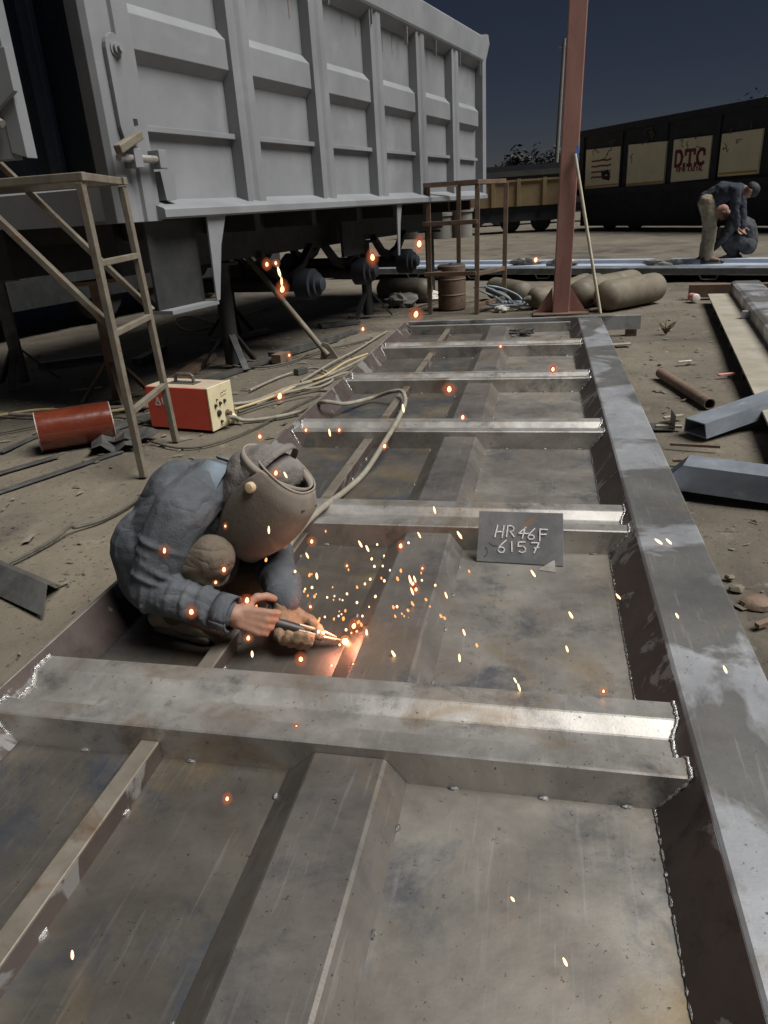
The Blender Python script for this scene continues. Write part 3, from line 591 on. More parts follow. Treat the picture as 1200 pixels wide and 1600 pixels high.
for i, (a, b, wd, ht, m, lab) in enumerate((
        ((60, 575), (170, 560), .08, .05, 'darksteel', 'dark bar on the dirt behind the rusty stand'),
        ((130, 640), (165, 632), .10, .03, 'darksteel', 'small scrap bar in front of the rusty stand'),
        ((215, 570), (255, 548), .1, .06, 'darksteel', 'short dark bar between the scaffold legs'),
        ((330, 540), (420, 520), .07, .05, 'darksteel', 'dark bar on the ground under the dumper middle'),
        ((110, 612), (160, 606), .02, .012, 'rib', 'thin pale rod end lying near the rusty stand'),
        ((500, 512), (560, 505), .16, .04, 'darksteel', 'flat dark scrap in the shade behind the prop'),
        ((285, 470), (345, 462), .2, .05, 'rust', 'rusty scrap strip deep in the shade under the dumper'))):
    lay('scrap_bar', lab, 'scrap', gp(*a), gp(*b), wd, ht, m)

# ------------------------------------------------------------------ cables
def cable(name, label, pts, r, m, n=8, grp=None): return tag(MB().tube(curve(pts, 9), r, n).build(name, m), label, 'cable', grp)
def GZ(u, v_, z): return gp(u, v_, z)
# main welding cable set up later, it ends in the holder
for i, (pts, r_, m, lab) in enumerate((
    ([(236, 690, .01), (280, 700, .01), (330, 694, .012), (400, 668, .01), (450, 640, .012), (500, 616, .01)], .007, 'cable_dark', 'thin dark cable on the dirt in front of the welding machine'),
    ([(-20, 680, .01), (40, 668, .012), (110, 655, .02), (180, 652, .012), (236, 662, .01)], .009, 'cable_dark', 'dark cable on the dirt between the pipe section and the stand'),
    ([(390, 610, .01), (440, 588, .012), (490, 575, .03), (520, 590, .012), (500, 604, .012), (450, 612, .01), (400, 632, .012)], .010, 'cable', 'looped tan cable between the machine and the prop foot'),
    ([(360, 566, .01), (400, 574, .012), (450, 566, .012), (500, 548, .02), (545, 538, .012), (585, 528, .01)], .009, 'cable_dark', 'dark cable lying beside the channel at the prop foot'),
    ([(640, 486, .01), (660, 478, .03), (690, 470, .012), (720, 474, .02), (760, 468, .012), (800, 478, .01)], .011, 'cable_dark', 'dark hose on the dirt beneath the rusty stand'),
    ([(362, 632, .05), (400, 626, .03), (450, 606, .03), (500, 592, .04), (548, 570, .05), (572, 558, .03)], .012, 'cable', 'grey cable of the tangled bundle by the left rail, uppermost strand'),
    ([(366, 640, .04), (420, 622, .02), (470, 600, .03), (505, 588, .06), (540, 566, .04), (574, 553, .02)], .010, 'cable_yellow', 'yellow cable in the tangled bundle by the left rail'),
    ([(370, 634, .03), (430, 618, .02), (476, 606, .02), (535, 584, .03), (560, 580, .02), (573, 564, .03)], .010, 'cable', 'tan cable in the tangled bundle, nearest the panel rail'),
    ([(372, 644, .02), (430, 626, .02), (490, 612, .03), (540, 606, .04), (575, 562, .03)], .009, 'cable_dark', 'dark cable in the tangled bundle by the left rail'),
    ([(470, 596, .02), (520, 566, .03), (560, 545, .02), (600, 520, .02), (606, 519, .01)], .009, 'cable', 'thin cable running on past the slanting prop foot'),
    ([(-20, 645, .02), (60, 648, .02), (140, 640, .03), (190, 636, .03), (240, 636, .02)], .014, 'cable', 'tan cable behind the red pipe section, upper strand'),
    ([(-20, 652, .02), (70, 640, .02), (150, 645, .02), (245, 630, .02)], .012, 'cable_yellow', 'yellowish cable behind the red pipe section, lower strand'),
    ([(-20, 893, .01), (30, 872, .01), (80, 845, .012), (108, 824, .03), (120, 824, .012), (160, 812, .01), (200, 790, .01), (240, 760, .01)], .008, 'cable_dark', 'thin dark cable crossing the dirt behind the welder'),
    ([(340, 505, .02), (300, 495, .03), (275, 500, .02), (290, 515, .02), (330, 512, .03), (420, 480, .02)], .012, 'cable', 'coiled cable on the dirt below the dumper gusset'))):
    cable('cable', lab, [GZ(*p) for p in pts], r_, m)

# ------------------------------------------------------------------ red column, rod
pb_ = V((.215, 9.07, 0)); pt_ = V((.33, 9.13, 5.2))
pc = thing('steel_column', 'red oxide steel column standing behind the panel, slightly leaning', 'column', pb_)
MB().beam(pb_, pt_, .19, .17, V((0, 1, 0))).build('shaft', 'pole', pc, bev=.01)
for s_ in (-1, 1):
    MB().add([pb_ + V((s_*.095, -.01, 0)), pb_ + V((s_*.30, -.01, 0)), pb_ + V((s_*.10, -.01, .3)), pb_ + V((s_*.095, .01, 0)), pb_ + V((s_*.30, .01, 0)), pb_ + V((s_*.10, .01, .3))],
             [(0, 1, 2), (5, 4, 3), (0, 3, 4, 1), (1, 4, 5, 2), (2, 5, 3, 0)]).build('gusset', 'pole', pc)
MB().box(pb_ + V((-.32, -.2, 0)), pb_ + V((.32, .2, .015))).build('base_plate', 'rust', pc)
zt = 1.62
MB().box(V((.315, 8.975, zt)), V((.345, 8.985, zt + .15))).build('blue_tape', 'bluetape', pc)
tag(MB().tube([V((.66, 8.90, .005)), V((.305, 8.96, 1.69))], .018, 10).build('thin_rod', 'rod'), 'thin pale rod leaning against the red column', 'rod')

# ------------------------------------------------------------------ gas cylinders
def cyl(label, p, d, r_, L_, m, valve=False):
    d = V((d[0], d[1], 0)).normalized(); p = V((p[0], p[1], r_))
    t = thing('gas_cylinder', label, 'gas cylinder', (p.x, p.y, 0), 0, 'gas cylinders lying behind the panel')
    prof = [(0, .02)] + [(r_*.75*(1 - math.cos(a)), r_*math.sin(a)) for a in (.25, .5, .8, 1.1, 1.4, 1.57)] + [(L_ - r_*.75*(1 - math.cos(a)), r_*math.sin(a)) for a in (1.57, 1.3, 1., .7, .4, .2)] + [(L_, .02)]
    MB().lathe(p, d, prof, 24).build('shell', m, t)
    if valve: MB().lathe(p - d*.09, d, [(0, .02), (.03, .024), (.05, .04), (.1, .045)], 12).build('valve', 'darkcyl', t)
cyl('khaki gas cylinder lying at the front of the pile by the pale rod', (.66, 8.98), (.63, .72), .175, 1.15, 'khaki')
cyl('khaki gas cylinder lying behind the front one in the pile', (.52, 9.5), (.6, .75), .175, 1.1, 'khaki')
cyl('dark gas cylinder lying end on right beside the red column', (.42, 9.18), (.25, .95), .17, 1.1, 'darkcyl')
cyl('dusty brown gas cylinder lying just behind the red column', (.28, 9.5), (.3, .95), .16, 1.0, 'khaki')
cyl('pale gas cylinder with its valve end pointing to the rusty stand', (-.16, 9.42), (.7, .5), .13, .9, 'khaki', True)
cyl('dark gas cylinder with hoses wound round its end', (-.2, 9.75), (-.45, .8), .15, 1.0, 'darkcyl')
random.seed(11)
for i, lab in enumerate(('pale blue hose looped over the dark gas cylinder', 'grey hose tangled on the dirt by the dark gas cylinder', 'blue grey hose lying in loops left of the red column')):
    pts = []
    for k in range(16):
        a = k*.9 + i*1.3; pts.append(V((-.42 + i*-.06 + .22*math.cos(a) + .02*k*(i - 1), 9.55 + .16*math.sin(a) + .04*random.uniform(-1, 1), .03 + (.26 if i == 0 else .05)*abs(math.sin(a*.5)))))
    cable('hose', lab, pts, .012, 'hose')

# ------------------------------------------------------------------ rusty table stand behind the panel
rs_ = thing('rusty_stand', 'rusty open steel stand with four legs behind the panel end', 'stand', (-1.0, 9.5, 0))
fl, fr = V((-1.39, 9.35, 0)), V((-.79, 9.22, 0)); bk = V((.30, .62, 0))
tl_ = 1.47
for p in (fl, fr, fl + bk, fr + bk): MB().beam(p, p + V((.02, 0, tl_)), .055, .055, V((0, 1, 0))).build('leg', 'rust', rs_, bev=.004)
def rail_(p, q_, z): MB().beam(p + V((0, 0, z)), q_ + V((0, 0, z)), .05, .05).build('rail', 'rust', rs_, bev=.004)
rail_(fl - V((.03, .028, 0)), fr + V((.04, -.028, 0)), tl_ + .02); rail_(fl + bk, fr + bk, tl_ + .02); rail_(fl, fl + bk, tl_ + .018); rail_(fr, fr + bk, tl_ + .018)
rail_(fl - V((.05, .03, 0)), fr + V((.02, -.03, 0)), 1.06); rail_(fl - V((.05, .03, 0)), fr + V((.0, -.03, 0)), .48); rail_(fr, fr + bk, .47); rail_(fr, fr + bk, .10); rail_(fl, fl + bk, .47)
bt = gp(703, 487)
br = thing('rusty_barrel', 'dark rusty barrel standing inside the rusty stand', 'barrel', (bt.x, bt.y + .25, 0))
MB().lathe((bt.x, bt.y + .25, 0), (0, 0, 1), [(0, .17), (.01, .18), (.18, .18), (.19, .188), (.2, .18), (.37, .18), (.38, .188), (.39, .18), (.54, .18), (.55, .172)], 24).build('shell', 'rust', br)
MB().lathe((bt.x, bt.y + .25, .55), (0, 0, 1), [(0, .165), (.004, .165), (.004, .03), (.02, .028)], 20).build('lid', 'darksteel', br)
c = gp(630, 474)
tkk = thing('air_tank', 'dark round tank lying left of the rusty stand', 'tank', (c.x, c.y, 0))
MB().lathe((c.x - .45, c.y + .5, .16), (.9, -.45, 0), [(0, .03), (.03, .10), (.08, .15), (.14, .16), (.8, .16), (.86, .15), (.91, .10), (.94, .03)], 20).build('shell', 'darkcyl', tkk)
for s_ in (.2, .7): MB().box(V((c.x - .45, c.y + .5, 0)) + V((.9, -.45, 0)).normalized()*s_ + V((-.03, -.1, 0)), V((c.x - .45, c.y + .5, .05)) + V((.9, -.45, 0)).normalized()*s_ + V((.03, .1, 0))).build('foot', 'darksteel', tkk)
for i, (u, v_, s_, lab) in enumerate(((628, 478, .16, 'crumpled pale sack on the dirt left of the rusty stand'), (668, 470, .13, 'white crumpled bag behind the leg of the rusty stand'), (783, 487, .07, 'small white scrap on the dirt left of the red column'), (640, 462, .12, 'dark rag heap in front of the round tank'))):
    c = gp(u, v_); mb = MB().blob((c.x, c.y, s_*.45), s_, 14, .28, (1.4, 1, .6)); tag(mb.build('crumpled_bag', 'paper' if i in (1, 2) else 'conc' if i == 0 else 'darksteel', smooth=False), lab, 'bag')

# ------------------------------------------------------------------ long far panel with two workers
fa, fb = V((-4.2, 14.75, 0)), V((6.2, 9.9, 0)); fd = (fb - fa).normalized(); fn = V((-fd.y, fd.x, 0))
fp_ = thing('far_panel', 'long pale blue steel wall panel lying on low supports across the yard', 'steel panel', (fa + fb)/2)
def FP(t, n_, z): return fa + fd*t + fn*n_ + V((0, 0, z))
LF = (fb - fa).length
MB().prism([(0, .10), (0, .19), (.02, .20), (.30, .20), (.36, .14), (1.6, .14), (1.6, .10)], lambda t, a, b: FP(t, a, b), [0, LF]).build('rail', 'mottled', fp_)
MB().prism([(.365, .1405), (.365, .1445), (1.3, .1445), (1.3, .1405)], lambda t, a, b: FP(t, a, b), [0, LF]).build('sheet', 'blueplate', fp_)
MB().prism([(1.3, .13), (1.32, .20), (1.58, .20), (1.6, .13)], lambda t, a, b: FP(t, a, b), [0, LF]).build('back_rail', 'blueplate', fp_)
MB().prism([(-.004, .095), (-.004, .105), (.0, .105), (.0, .095)], lambda t, a, b: FP(t, a, b), [0, LF]).build('edge_strip', 'rail', fp_)
for i in range(9):
    t = .6 + i*1.3
    br_ = MB().tube([FP(t, -.002, .095), FP(t + .03, -.002, .035), FP(t + .23, -.002, .035), FP(t + .26, -.002, .095)], .008, 6); br_.build('bracket', 'rail', fp_)
for i in range(5): MB().box(FP(1 + i*2.2, .3, -.01), FP(1 + i*2.2, .3, .0) + V((.2, .9, .098))).build('support', 'chassis', fp_)
for (u, v_, lab, m) in ((1035, 409, 'crumpled grey cover on the far panel near the pale rod', 'conc'), (880, 410, 'grey scrap lying on the far panel behind the red column', 'darksteel'), (820, 409, 'dark offcut lying on the far panel left of the column', 'darksteel')):
    c = gp(u, v_, .2); me = MB()
    me.blob((c.x, c.y, .19), .16, 12, .3, (1.7, .7, .45)); tag(me.build('scrap_heap', m, smooth=False), lab, 'scrap')

# ------------------------------------------------------------------ neighbouring panel at the right edge
ra = gp(1106, 459, .10); rb_ = gp(1195, 650, .10); rd = (rb_ - ra).normalized(); rn = V((-rd.y, rd.x, 0))
if rn.x < 0: rn = -rn
np_ = thing('second_wall_panel', 'second steel wall panel lying flat along the picture edge', 'steel panel', (ra + rb_)/2)
def RP(t, n_, z): return V((ra.x, ra.y, 0)) + rd*t + rn*n_ + V((0, 0, z))
MB().prism([(0, .085), (0, .10), (.26, .10), (.26, .085)], lambda t, a, b: RP(t, a, b), [0, 7.2]).build('flange_plate', 'plank', np_)
MB().prism([(.26, .02), (.26, .20), (.30, .215), (.56, .215), (.58, .2), (.58, .02)], lambda t, a, b: RP(t, a, b), [-.25, 7.2]).build('box_rail', 'rail', np_, bev=.004)
MB().prism([(.58, .06), (.58, .11), (2.4, .11), (2.4, .06)], lambda t, a, b: RP(t, a, b), [-.2, 7.2]).build('sheet', 'sheet', np_)
MB().prism([(-.2, .02), (-.2, .17), (2.6, .17), (2.6, .02)], lambda t, a, b: RP(-.42 + (t*.12), a, b), [0, 1]).build('end_member', 'rust', np_)
for i in range(6): MB().box(RP(.9 + i*1.05, .02, .0), RP(.9 + i*1.05, .02, .084) + V((.12, .05, 0))).build('support', 'chassis', np_)
MB().box(RP(1.0, .7, .111), RP(1.4, .7, .118) + V((.25, .1, 0))).build('blue_plate', 'zinc', np_)
MB().box(RP(1.95, .2, .1005), RP(1.95, .2, .17) + V((.09, .07, 0))).build('lug', 'rail', np_)

# two folded profiles, pipe, offcuts on the dirt
def profile(label, a, b, wd, ht, tilt, m='zinc', cut=0.):
    a, b = V(a), V(b); d, s_, u = frame(b - a); t = thing('steel_profile', label, 'steel profile', (a.x, a.y, 0))
    rm = Matrix.Rotation(tilt, 3, d); s_ = rm @ s_; u = rm @ u
    L_ = (b - a).length; vs = []
    for t_, k in ((0, 0.), (L_, 0.), (L_, .006), (0, .006)):
        for x, y in ((-wd/2 + k, k), (wd/2 - k, k), (wd/2 - k - .012, ht - k), (-wd/2 + k + .012, ht - k)):
            vs.append(a + d*(t_ + (cut*(ht - y) if t_ == 0 else 0)) + s_*x + u*y)
    fs = []
    for i in range(4):
        j = (i + 1) % 4
        fs += [(i*4 + k, i*4 + (k+1) % 4, j*4 + (k+1) % 4, j*4 + k) for k in range(4)]
    MB().add(vs, fs).build('channel', m, t)
    return t
profile('blue grey folded steel profile, farther of two on the dirt at right', (.86, 4.17, .005), (1.66, 4.72, .115), .17, .085, 0)
profile('blue grey folded steel profile with cut open end resting on the rail side', (.66, 3.33, .03), (1.60, 3.02, .005), .21, .115, -.05, cut=-.9)
pp = gp(1031, 590); pq = gp(1108, 640); ptb = thing('rusty_pipe', 'short rusty open pipe lying on the dirt between the panels', 'pipe', (pp.x, pp.y, 0))
dpp = (pq - pp).normalized(); n = 20; vs = []
_, s_a, s_b = frame(dpp)
for (p, rr_) in ((pp, .035), (pq, .035), (pq, .030), (pp, .030)):
    for k in range(n):
        a = 2*math.pi*k/n; vs.append(p + V((0, 0, .035)) + (s_a*math.cos(a) + s_b*math.sin(a))*rr_)
fs = []
for i in range(4):
    fs += [(i*n + k, i*n + (k+1) % n, ((i+1) % 4)*n + (k+1) % n, ((i+1) % 4)*n + k) for k in range(n)]
MB().add(vs, fs, True).build('tube', 'rust', ptb)
c = gp(1022, 665); tag(MB().prism([(0, 0), (.12, 0), (.12, .09), (.114, .09), (.114, .006), (0, .006)], lambda t, a, b: V((c.x - .02 + a, c.y - .1 + t, .0 + b)), [0, .14]).build('angle_offcut', 'darksteel'), 'short dark angle offcut by the panel rail', 'offcut')
for i, (u, v_, sx, sy, rz, m, lab) in enumerate(((1052, 655, .12, .03, .3, 'plank', 'thin pale wood splinter beside the angle offcut, upper one'), (1045, 670, .14, .03, -.2, 'plank', 'thin pale wood splinter beside the angle offcut, lower one'), (1085, 700, .25, .015, -.25, 'rust', 'thin rusty strip in front of the farther steel profile'), (1100, 724, .3, .02, -.05, 'rust', 'rusty strip scrap between the two steel profiles'), (1150, 922, .07, .05, .4, 'khaki', 'lumpy brown stone beside the rail, nearer one'), (1140, 905, .05, .04, .1, 'khaki', 'lumpy brown stone beside the rail, farther one'), (1192, 980, .05, .02, .5, 'rust', 'flat rusty flake at the picture edge'), (1180, 945, .14, .012, -.9, 'rust', 'thin dark twig near the rail and the stones'), (965, 541, .22, .07, .05, 'plank', 'short wooden offcut beside the far end of the rail'), (1070, 568, .1, .03, .1, 'paper', 'pale torn scrap on the dirt beyond the pipe'), (1135, 588, .12, .03, .2, 'redscrap', 'small reddish scrap under the second panel'))):
    c = gp(u, v_); mb = MB()
    if 'stone' in lab: mb.blob((c.x, c.y, .008), sx*.38, 10, .15, (1, .8, .5))
    else:
        d = V((math.cos(rz), math.sin(rz), 0)); mb.beam(V((c.x, c.y, .012)) - d*sx/2, V((c.x, c.y, .018)) + d*sx/2, sy, .014)
    tag(mb.build('stone' if 'stone' in lab else 'scrap_piece', m), lab, 'stone' if 'stone' in lab else 'scrap')
c = gp(1079, 470); rc = thing('red_can', 'small red and white can lying on the dirt near the second panel', 'can', (c.x, c.y, 0))
MB().lathe((c.x, c.y, .05), (.2, -1, 0), [(0, .045), (.1, .05), (.16, .05)], 12).build('body', 'redscrap', rc); MB().lathe((c.x + .03, c.y - .16, .05), (.2, -1, 0), [(0, .05), (.02, .045), (.025, .02)], 12).build('cap', 'white', rc)
random.seed(3)
c = gp(1040, 522); wt = MB()
for i in range(26):
    a = random.uniform(0, 6.28); l_ = random.uniform(.07, .16); p = V((c.x, c.y, 0)); q_ = p + V((math.cos(a)*l_*.6, math.sin(a)*l_*.6, l_*.8)); wt.tube([p, p.lerp(q_, .5) + V((random.uniform(-.02, .02), 0, .02)), q_], [.005, .004, .002], 4)
tag(wt.build('dry_weed', 'twig'), 'small dry weed tuft growing in the open dirt', 'weed')
c = gp(815, 524, SZ)
rw = MB()
for i in range(7): rw.tube(curve([V((c.x + random.uniform(-.12, .12), c.y + random.uniform(-.12, .12), SZ + .01 + random.uniform(0, .05))) for _ in range(4)], 5), .009, 6)
tag(rw.build('rag_heap', 'chassis'), 'dark crumpled wire heap on the panel by the central stiffener', 'wire heap')
wc = MB().tube(curve([gp(872, 531, SZ + .01), gp(880, 524, SZ + .05), gp(884, 530, SZ + .01), gp(876, 533, SZ + .06)], 6), .005, 6); tag(wc.build('bright_clip', 'weld'), 'bright bent wire clip on the fifth rib of the panel', 'wire')

# scattered litter on the dirt: nobody could count it
random.seed(5)
lt = MB()
for i in range(3000):
    if random.random() < .5: x, y = random.uniform(-5.5, -1.42), random.uniform(1.2, 11)
    else: x, y = random.uniform(.62, 4.5), random.uniform(1.2, 13)
    s_ = random.choice((.006, .008, .01, .014, .02)) * random.uniform(.6, 1.5); a = random.uniform(0, 6.28)
    d = V((math.cos(a), math.sin(a), 0)); e = V((-d.y, d.x, 0))*s_*random.uniform(.2, .8); p = V((x, y, .001)); d = d*s_*random.uniform(.8, 2)
    lt.add([p - d - e, p + d - e*.6, p + d*.8 + e, p - d*.9 + e*.8, p + V((0, 0, s_*random.uniform(.15, .5)))], [(0, 1, 4), (1, 2, 4), (2, 3, 4), (3, 0, 4)])
ltm = mat('litter_chips', (.07, .06, .045), (.21, .185, .145), .8, .1, 0, 3, 0, c4=(.05, .045, .04), c4amt=.5, c4scale=4)
tag(lt.build('litter', ltm), 'small chips and litter strewn over the dirt', 'litter', kind='stuff')

# ------------------------------------------------------------------ far trucks, wall, trees
def flat_text(par, name, lines, o, ex_, sc, wd, m): MB().strokes(lines, o, ex_, V((0, 0, 1)), sc, wd, .006).build(name, m, par)
c0 = ay(913, 292, 31.0); c1 = ay(1200, 272, 24.)
td = V((c1.x - c0.x, c1.y - c0.y, 0)); TL_ = td.length; td.normalize(); tn = V((td.y, -td.x, 0))      # faces the yard
dt = thing('parked_tipper', 'dark parked tipper truck with four faded cream side panels', 'truck', (c0.x + 2, c0.y, 0))
def TP(s_, n_, z): return V((c0.x, c0.y, 0)) + td*s_ + tn*n_ + V((0, 0, z))
def tpv(u, v_):                           # a sight line met with the truck's side plane
    d = ray(u, v_); P0 = TP(0, 0, 0); k = (P0 - CAM).dot(tn)/d.dot(tn); p = CAM + d*k; return (p - P0).dot(td), p.z
def tbox(name, s0, s1, n0, n1, z0, z1, m, par=dt):
    return MB().prism([(n0, z0), (n1, z0), (n1, z1), (n0, z1)], lambda t, a, b: TP(t, a, b), [s0, s1]).build(name, m, par)
tbox('body', -.4, TL_ + 4, -2.2, -.06, 1.2, 3.25, 'truckdark'); tbox('top_rail', -.5, TL_ + 4, -.06, .06, 3.2, 3.42, 'truckdark'); tbox('sill', -.5, TL_ + 4, -.06, .08, 1.22, 1.42, 'truckdark'); tbox('shade_skirt', -.3, TL_ + 4, -.2, -.1, .12, 1.2, 'truckdark')  # the skirt is an added dark sheet for the shade under the truck
tbox('chassis', 0, TL_ + 4, -1.8, -.4, .6, 1.2, 'truckdark')
for (ul, ur, vtl, vtr, vbl, vbr) in ((916, 970, 234, 228, 296, 291), (982, 1042, 226, 220, 292, 287), (1053, 1113, 218, 211, 285, 279), (1128, 1193, 209, 200, 276, 271)):
    a, zt0 = tpv(ul, vtl); b, zt1 = tpv(ur, vtr); _, zb0 = tpv(ul, vbl); _, zb1 = tpv(ur, vbr)
    pn = MB().add([TP(a, -.05, zb0), TP(b, -.05, zb1), TP(b, -.05, zt1), TP(a, -.05, zt0), TP(a + .01, .0, zb0 + .01), TP(b - .01, .0, zb1 + .01), TP(b - .01, .0, zt1 - .01), TP(a + .01, .0, zt0 - .01)],
                  [(3, 2, 1, 0), (4, 5, 6, 7), (0, 1, 5, 4), (1, 2, 6, 5), (2, 3, 7, 6), (3, 0, 4, 7)]).build('side_panel', 'cream', dt)
    hh = zt0 - zb0; ww = b - a
    if ul != 1053: MB().prism([(.001, .05), (.004, .05), (.004, .11), (.001, .11)], lambda t, q_, z: TP(a + .03 + (ww - .06)*t, q_, zb0 + (zb1 - zb0)*t + z), [0, 1]).build('stripe', 'orange', pn)
    random.seed(int(ul))
    if ul == 1053:
        k_ = hh
        D = [[(0, 0), (0, 1)]] + [[(0, 1), (.35, 1)] + arc(.32, .5, .33, .5, 85, -85, 8) + [(0, 0)]]
        T = [[(.45, 0), (.45, 1)], [(0, 1), (.9, 1)], [(0, 1), (0, .75)], [(.9, 1), (.9, .75)], [(.25, 0), (.65, 0)]]
        Cc = [arc(.42, .5, .4, .5, 50, 310, 12), [(.68, .9), (.70, .65)]]
        sh = lambda ls, dx: [[(x + dx, y) for x, y in l] for l in ls]
        dot = lambda dx: [[(dx, .06), (dx + .1, .06)], [(dx, .0), (dx + .1, .0)]]
        tilt = (zt1 - zt0)/ww
        ex_ = (td + V((0, 0, tilt*.8))).normalized()
        MB().strokes(sh(D, 0) + dot(.87) + sh(T, 1.02) + dot(2.03) + sh(Cc, 2.2), TP(a + ww*.10, .004, zb0 + hh*.38), ex_, V((0, 0, 1)), ww*.26, ww*.062, .006).build('lettering', 'maroon', pn)
        glyph = {'V': [[(0, 1), (.3, 0), (.6, 1)]], 'I': [[(.1, 0), (.1, 1)]], 'P': [[(0, 0), (0, 1), (.5, .95), (.5, .55), (0, .5)]], 'N': [[(0, 0), (0, 1), (.55, 0), (.55, 1)]],
                 'K': [[(0, 0), (0, 1)], [(.5, 1), (0, .5), (.55, 0)]], 'A': [[(0, 0), (.3, 1), (.6, 0)], [(.12, .4), (.48, .4)]], 'D': [[(0, 0), (0, 1), (.4, .9), (.5, .5), (.4, .1), (0, 0)]], 'L': [[(0, 1), (0, 0), (.5, 0)]], 'Y': [[(0, 1), (.3, .5), (.6, 1)], [(.3, .5), (.3, 0)]]}
        ln = []; xx = 0
        for ch_ in 'VIPIN KADYAL':
            if ch_ == ' ': xx += .8; continue
            ln += [[(x + xx, y) for x, y in l] for l in glyph[ch_]]; xx += .42 if ch_ == 'I' else .9
        MB().strokes(ln, TP(a + ww*.14, .004, zb0 + hh*.24), ex_, V((0, 0, 1)), ww*.075, ww*.018, .005).build('small_lettering', 'maroon', pn)['kind'] = 'stuff'
    if ul == 916:
        ln = []
        for r_ in range(4):
            x = 0
            while x < 1:
                l_ = random.uniform(.05, .16); ln.append([(x, r_*.17), (min(1, x + l_), r_*.17 + random.uniform(-.02, .03))]); x += l_ + .05
        MB().strokes(ln, TP(a + ww*.2, .004, zb0 + hh*.28), td, V((0, 0, 1)), ww*.55, ww*.03, .004).build('small_lettering', 'maroon', pn)['kind'] = 'stuff'
        MB().strokes([[(0, 0), (.14, .03), (.2, -.02)], [(.02, -.05), (.2, -.08)]], TP(a + ww*.52, .004, zb0 + hh*.35), td, V((0, 0, 1)), ww, ww*.07, .004).build('torn_hole', 'truckdark', pn)
    cr = []
    for _ in range(5):
        x, y = random.uniform(.1, .8), random.uniform(.45, .9); l_ = [(x, y)]
        for _ in range(4): x += random.uniform(-.06, .1); y += random.uniform(-.07, .07); l_.append((min(.95, x), min(.93, y)))
        cr.append(l_)
    MB().strokes(cr, TP(a, .003, zb0), td, V((0, 0, 1)), ww, ww*.016, .003).build('rust_crack', 'rust', pn)
for s_ in range(5): tbox('stake', s_*2.2 - .4, s_*2.2 - .15, -.06, -.01, 1.2, 3.2, 'truckdark')
for s_ in (1.2, 2.6, 6.2, 7.6):
    for n_ in (-.35,):
        wh = MB().lathe(TP(s_, n_, .5), tn, [(-.12, .3), (-.12, .46), (-.08, .5), (.08, .5), (.12, .46), (.12, .3), (.06, .26)], 20).build('wheel', 'chassis', dt)
        MB().lathe(TP(s_, n_ + .07, .5), tn, [(0, .25), (.02, .24), (.02, .1), (.06, .09)], 16).build('rim', 'truckdark', wh)
# tan flat body
yt = 31.; p0 = ay(752, 326, yt); p1 = ay(872, 318, yt)
tb = thing('tan_trailer', 'low tan painted trailer body parked in the distance behind the stand', 'trailer', ((p0.x + p1.x)/2, yt, 0))
zt0 = ay(800, 280, yt).z; zb0 = ay(800, 323, yt).z
MB().box((p0.x - 2, yt, zb0), (p1.x + .6, yt + 2.2, zt0 - .03)).build('body', 'tan', tb)
for i in range(4):
    x = p0.x + .4 + i*.98; MB().box((x, yt - .07, zb0), (x + .14, yt - .001, zt0)).build('stake', 'tan', tb)
MB().box((p0.x - 2, yt - .05, zt0 - .1), (p1.x + .6, yt - .0015, zt0 - .04)).build('top_rail', 'tan', tb)
MB().box((p0.x - 2, yt + .1, zb0 - .55), (p1.x + .6, yt + 2.1, zb0 - .002)).build('chassis', 'truckdark', tb)
for x in (p0.x - 1, p0.x + 1.1, p0.x + 2.3): MB().lathe((x, yt + .5, .40), (0, 1, 0), [(0, .25), (0, .36), (.05, .40), (.2, .40), (.25, .36)], 18).build('wheel', 'chassis', tb)
# concrete rings and blocks in the distance
random.seed(21)
for i, (u, v_, r_, h_, lab) in enumerate(((652, 372, .55, .75, 'pale concrete ring standing beyond the dumper end'), (690, 372, .45, .8, 'grey concrete ring behind the rusty stand'), (722, 370, .4, .9, 'grey concrete drum half hidden by the rusty stand'))):
    c = gp(u, v_); rg = thing('concrete_ring', lab, 'concrete ring', c, 0, 'concrete rings in the distance')
    MB().lathe(c, (0, 0, 1), [(0, r_), (h_, r_), (h_, r_ + .06), (h_ + .12, r_ + .06), (h_ + .12, r_ - .1)], 20).build('wall', 'conc', rg)
# dark boundary wall and hut
yw = 62
wl = thing('boundary_wall', 'long dark boundary wall closing the yard in the distance', 'wall', (0, yw, 0))
MB().box((-90, yw, 0), (100, yw + .3, 3.0)).build('wall', 'wall', wl); MB().box((-90, yw - .06, 3.0), (100, yw + .36, 3.14)).build('coping', 'conc', wl)
hp = thing('dark_truck', 'unlit dark lorry box parked between the wall and the tan trailer', 'truck', (-1, 40, 0))
MB().box((-5.5, 40, .9), (6.2, 42.3, 2.75)).build('body', 'truckdark', hp); MB().box((-5.5, 39.95, 2.25), (6.2, 39.999, 2.5)).build('top_rail', 'wall', hp)
MB().box((-5.4, 40.2, .5), (6.1, 42.2, .899)).build('chassis', 'chassis', hp)
for x in (-3.4, -2.3, 2.6): MB().lathe((x, 40.05, .5), (0, 1, 0), [(0, .3), (0, .45), (.05, .5), (.22, .5), (.27, .45)], 18).build('wheel', 'chassis', hp)
lp = ay(866, 262, 45)
pl_ = thing('utility_pole', 'thin grey utility pole far behind the red column', 'pole', (lp.x, 45, 0))
MB().tube([(lp.x, 45, 0), (ay(882, 60, 45).x, 45, ay(882, 60, 45).z)], [.13, .09], 10).build('shaft', 'conc', pl_)
MB().box((ay(882, 75, 45).x - .3, 44.95, ay(882, 75, 45).z), (ay(882, 75, 45).x + .3, 45.05, ay(882, 75, 45).z + .08)).build('cross_arm', 'conc', pl_)
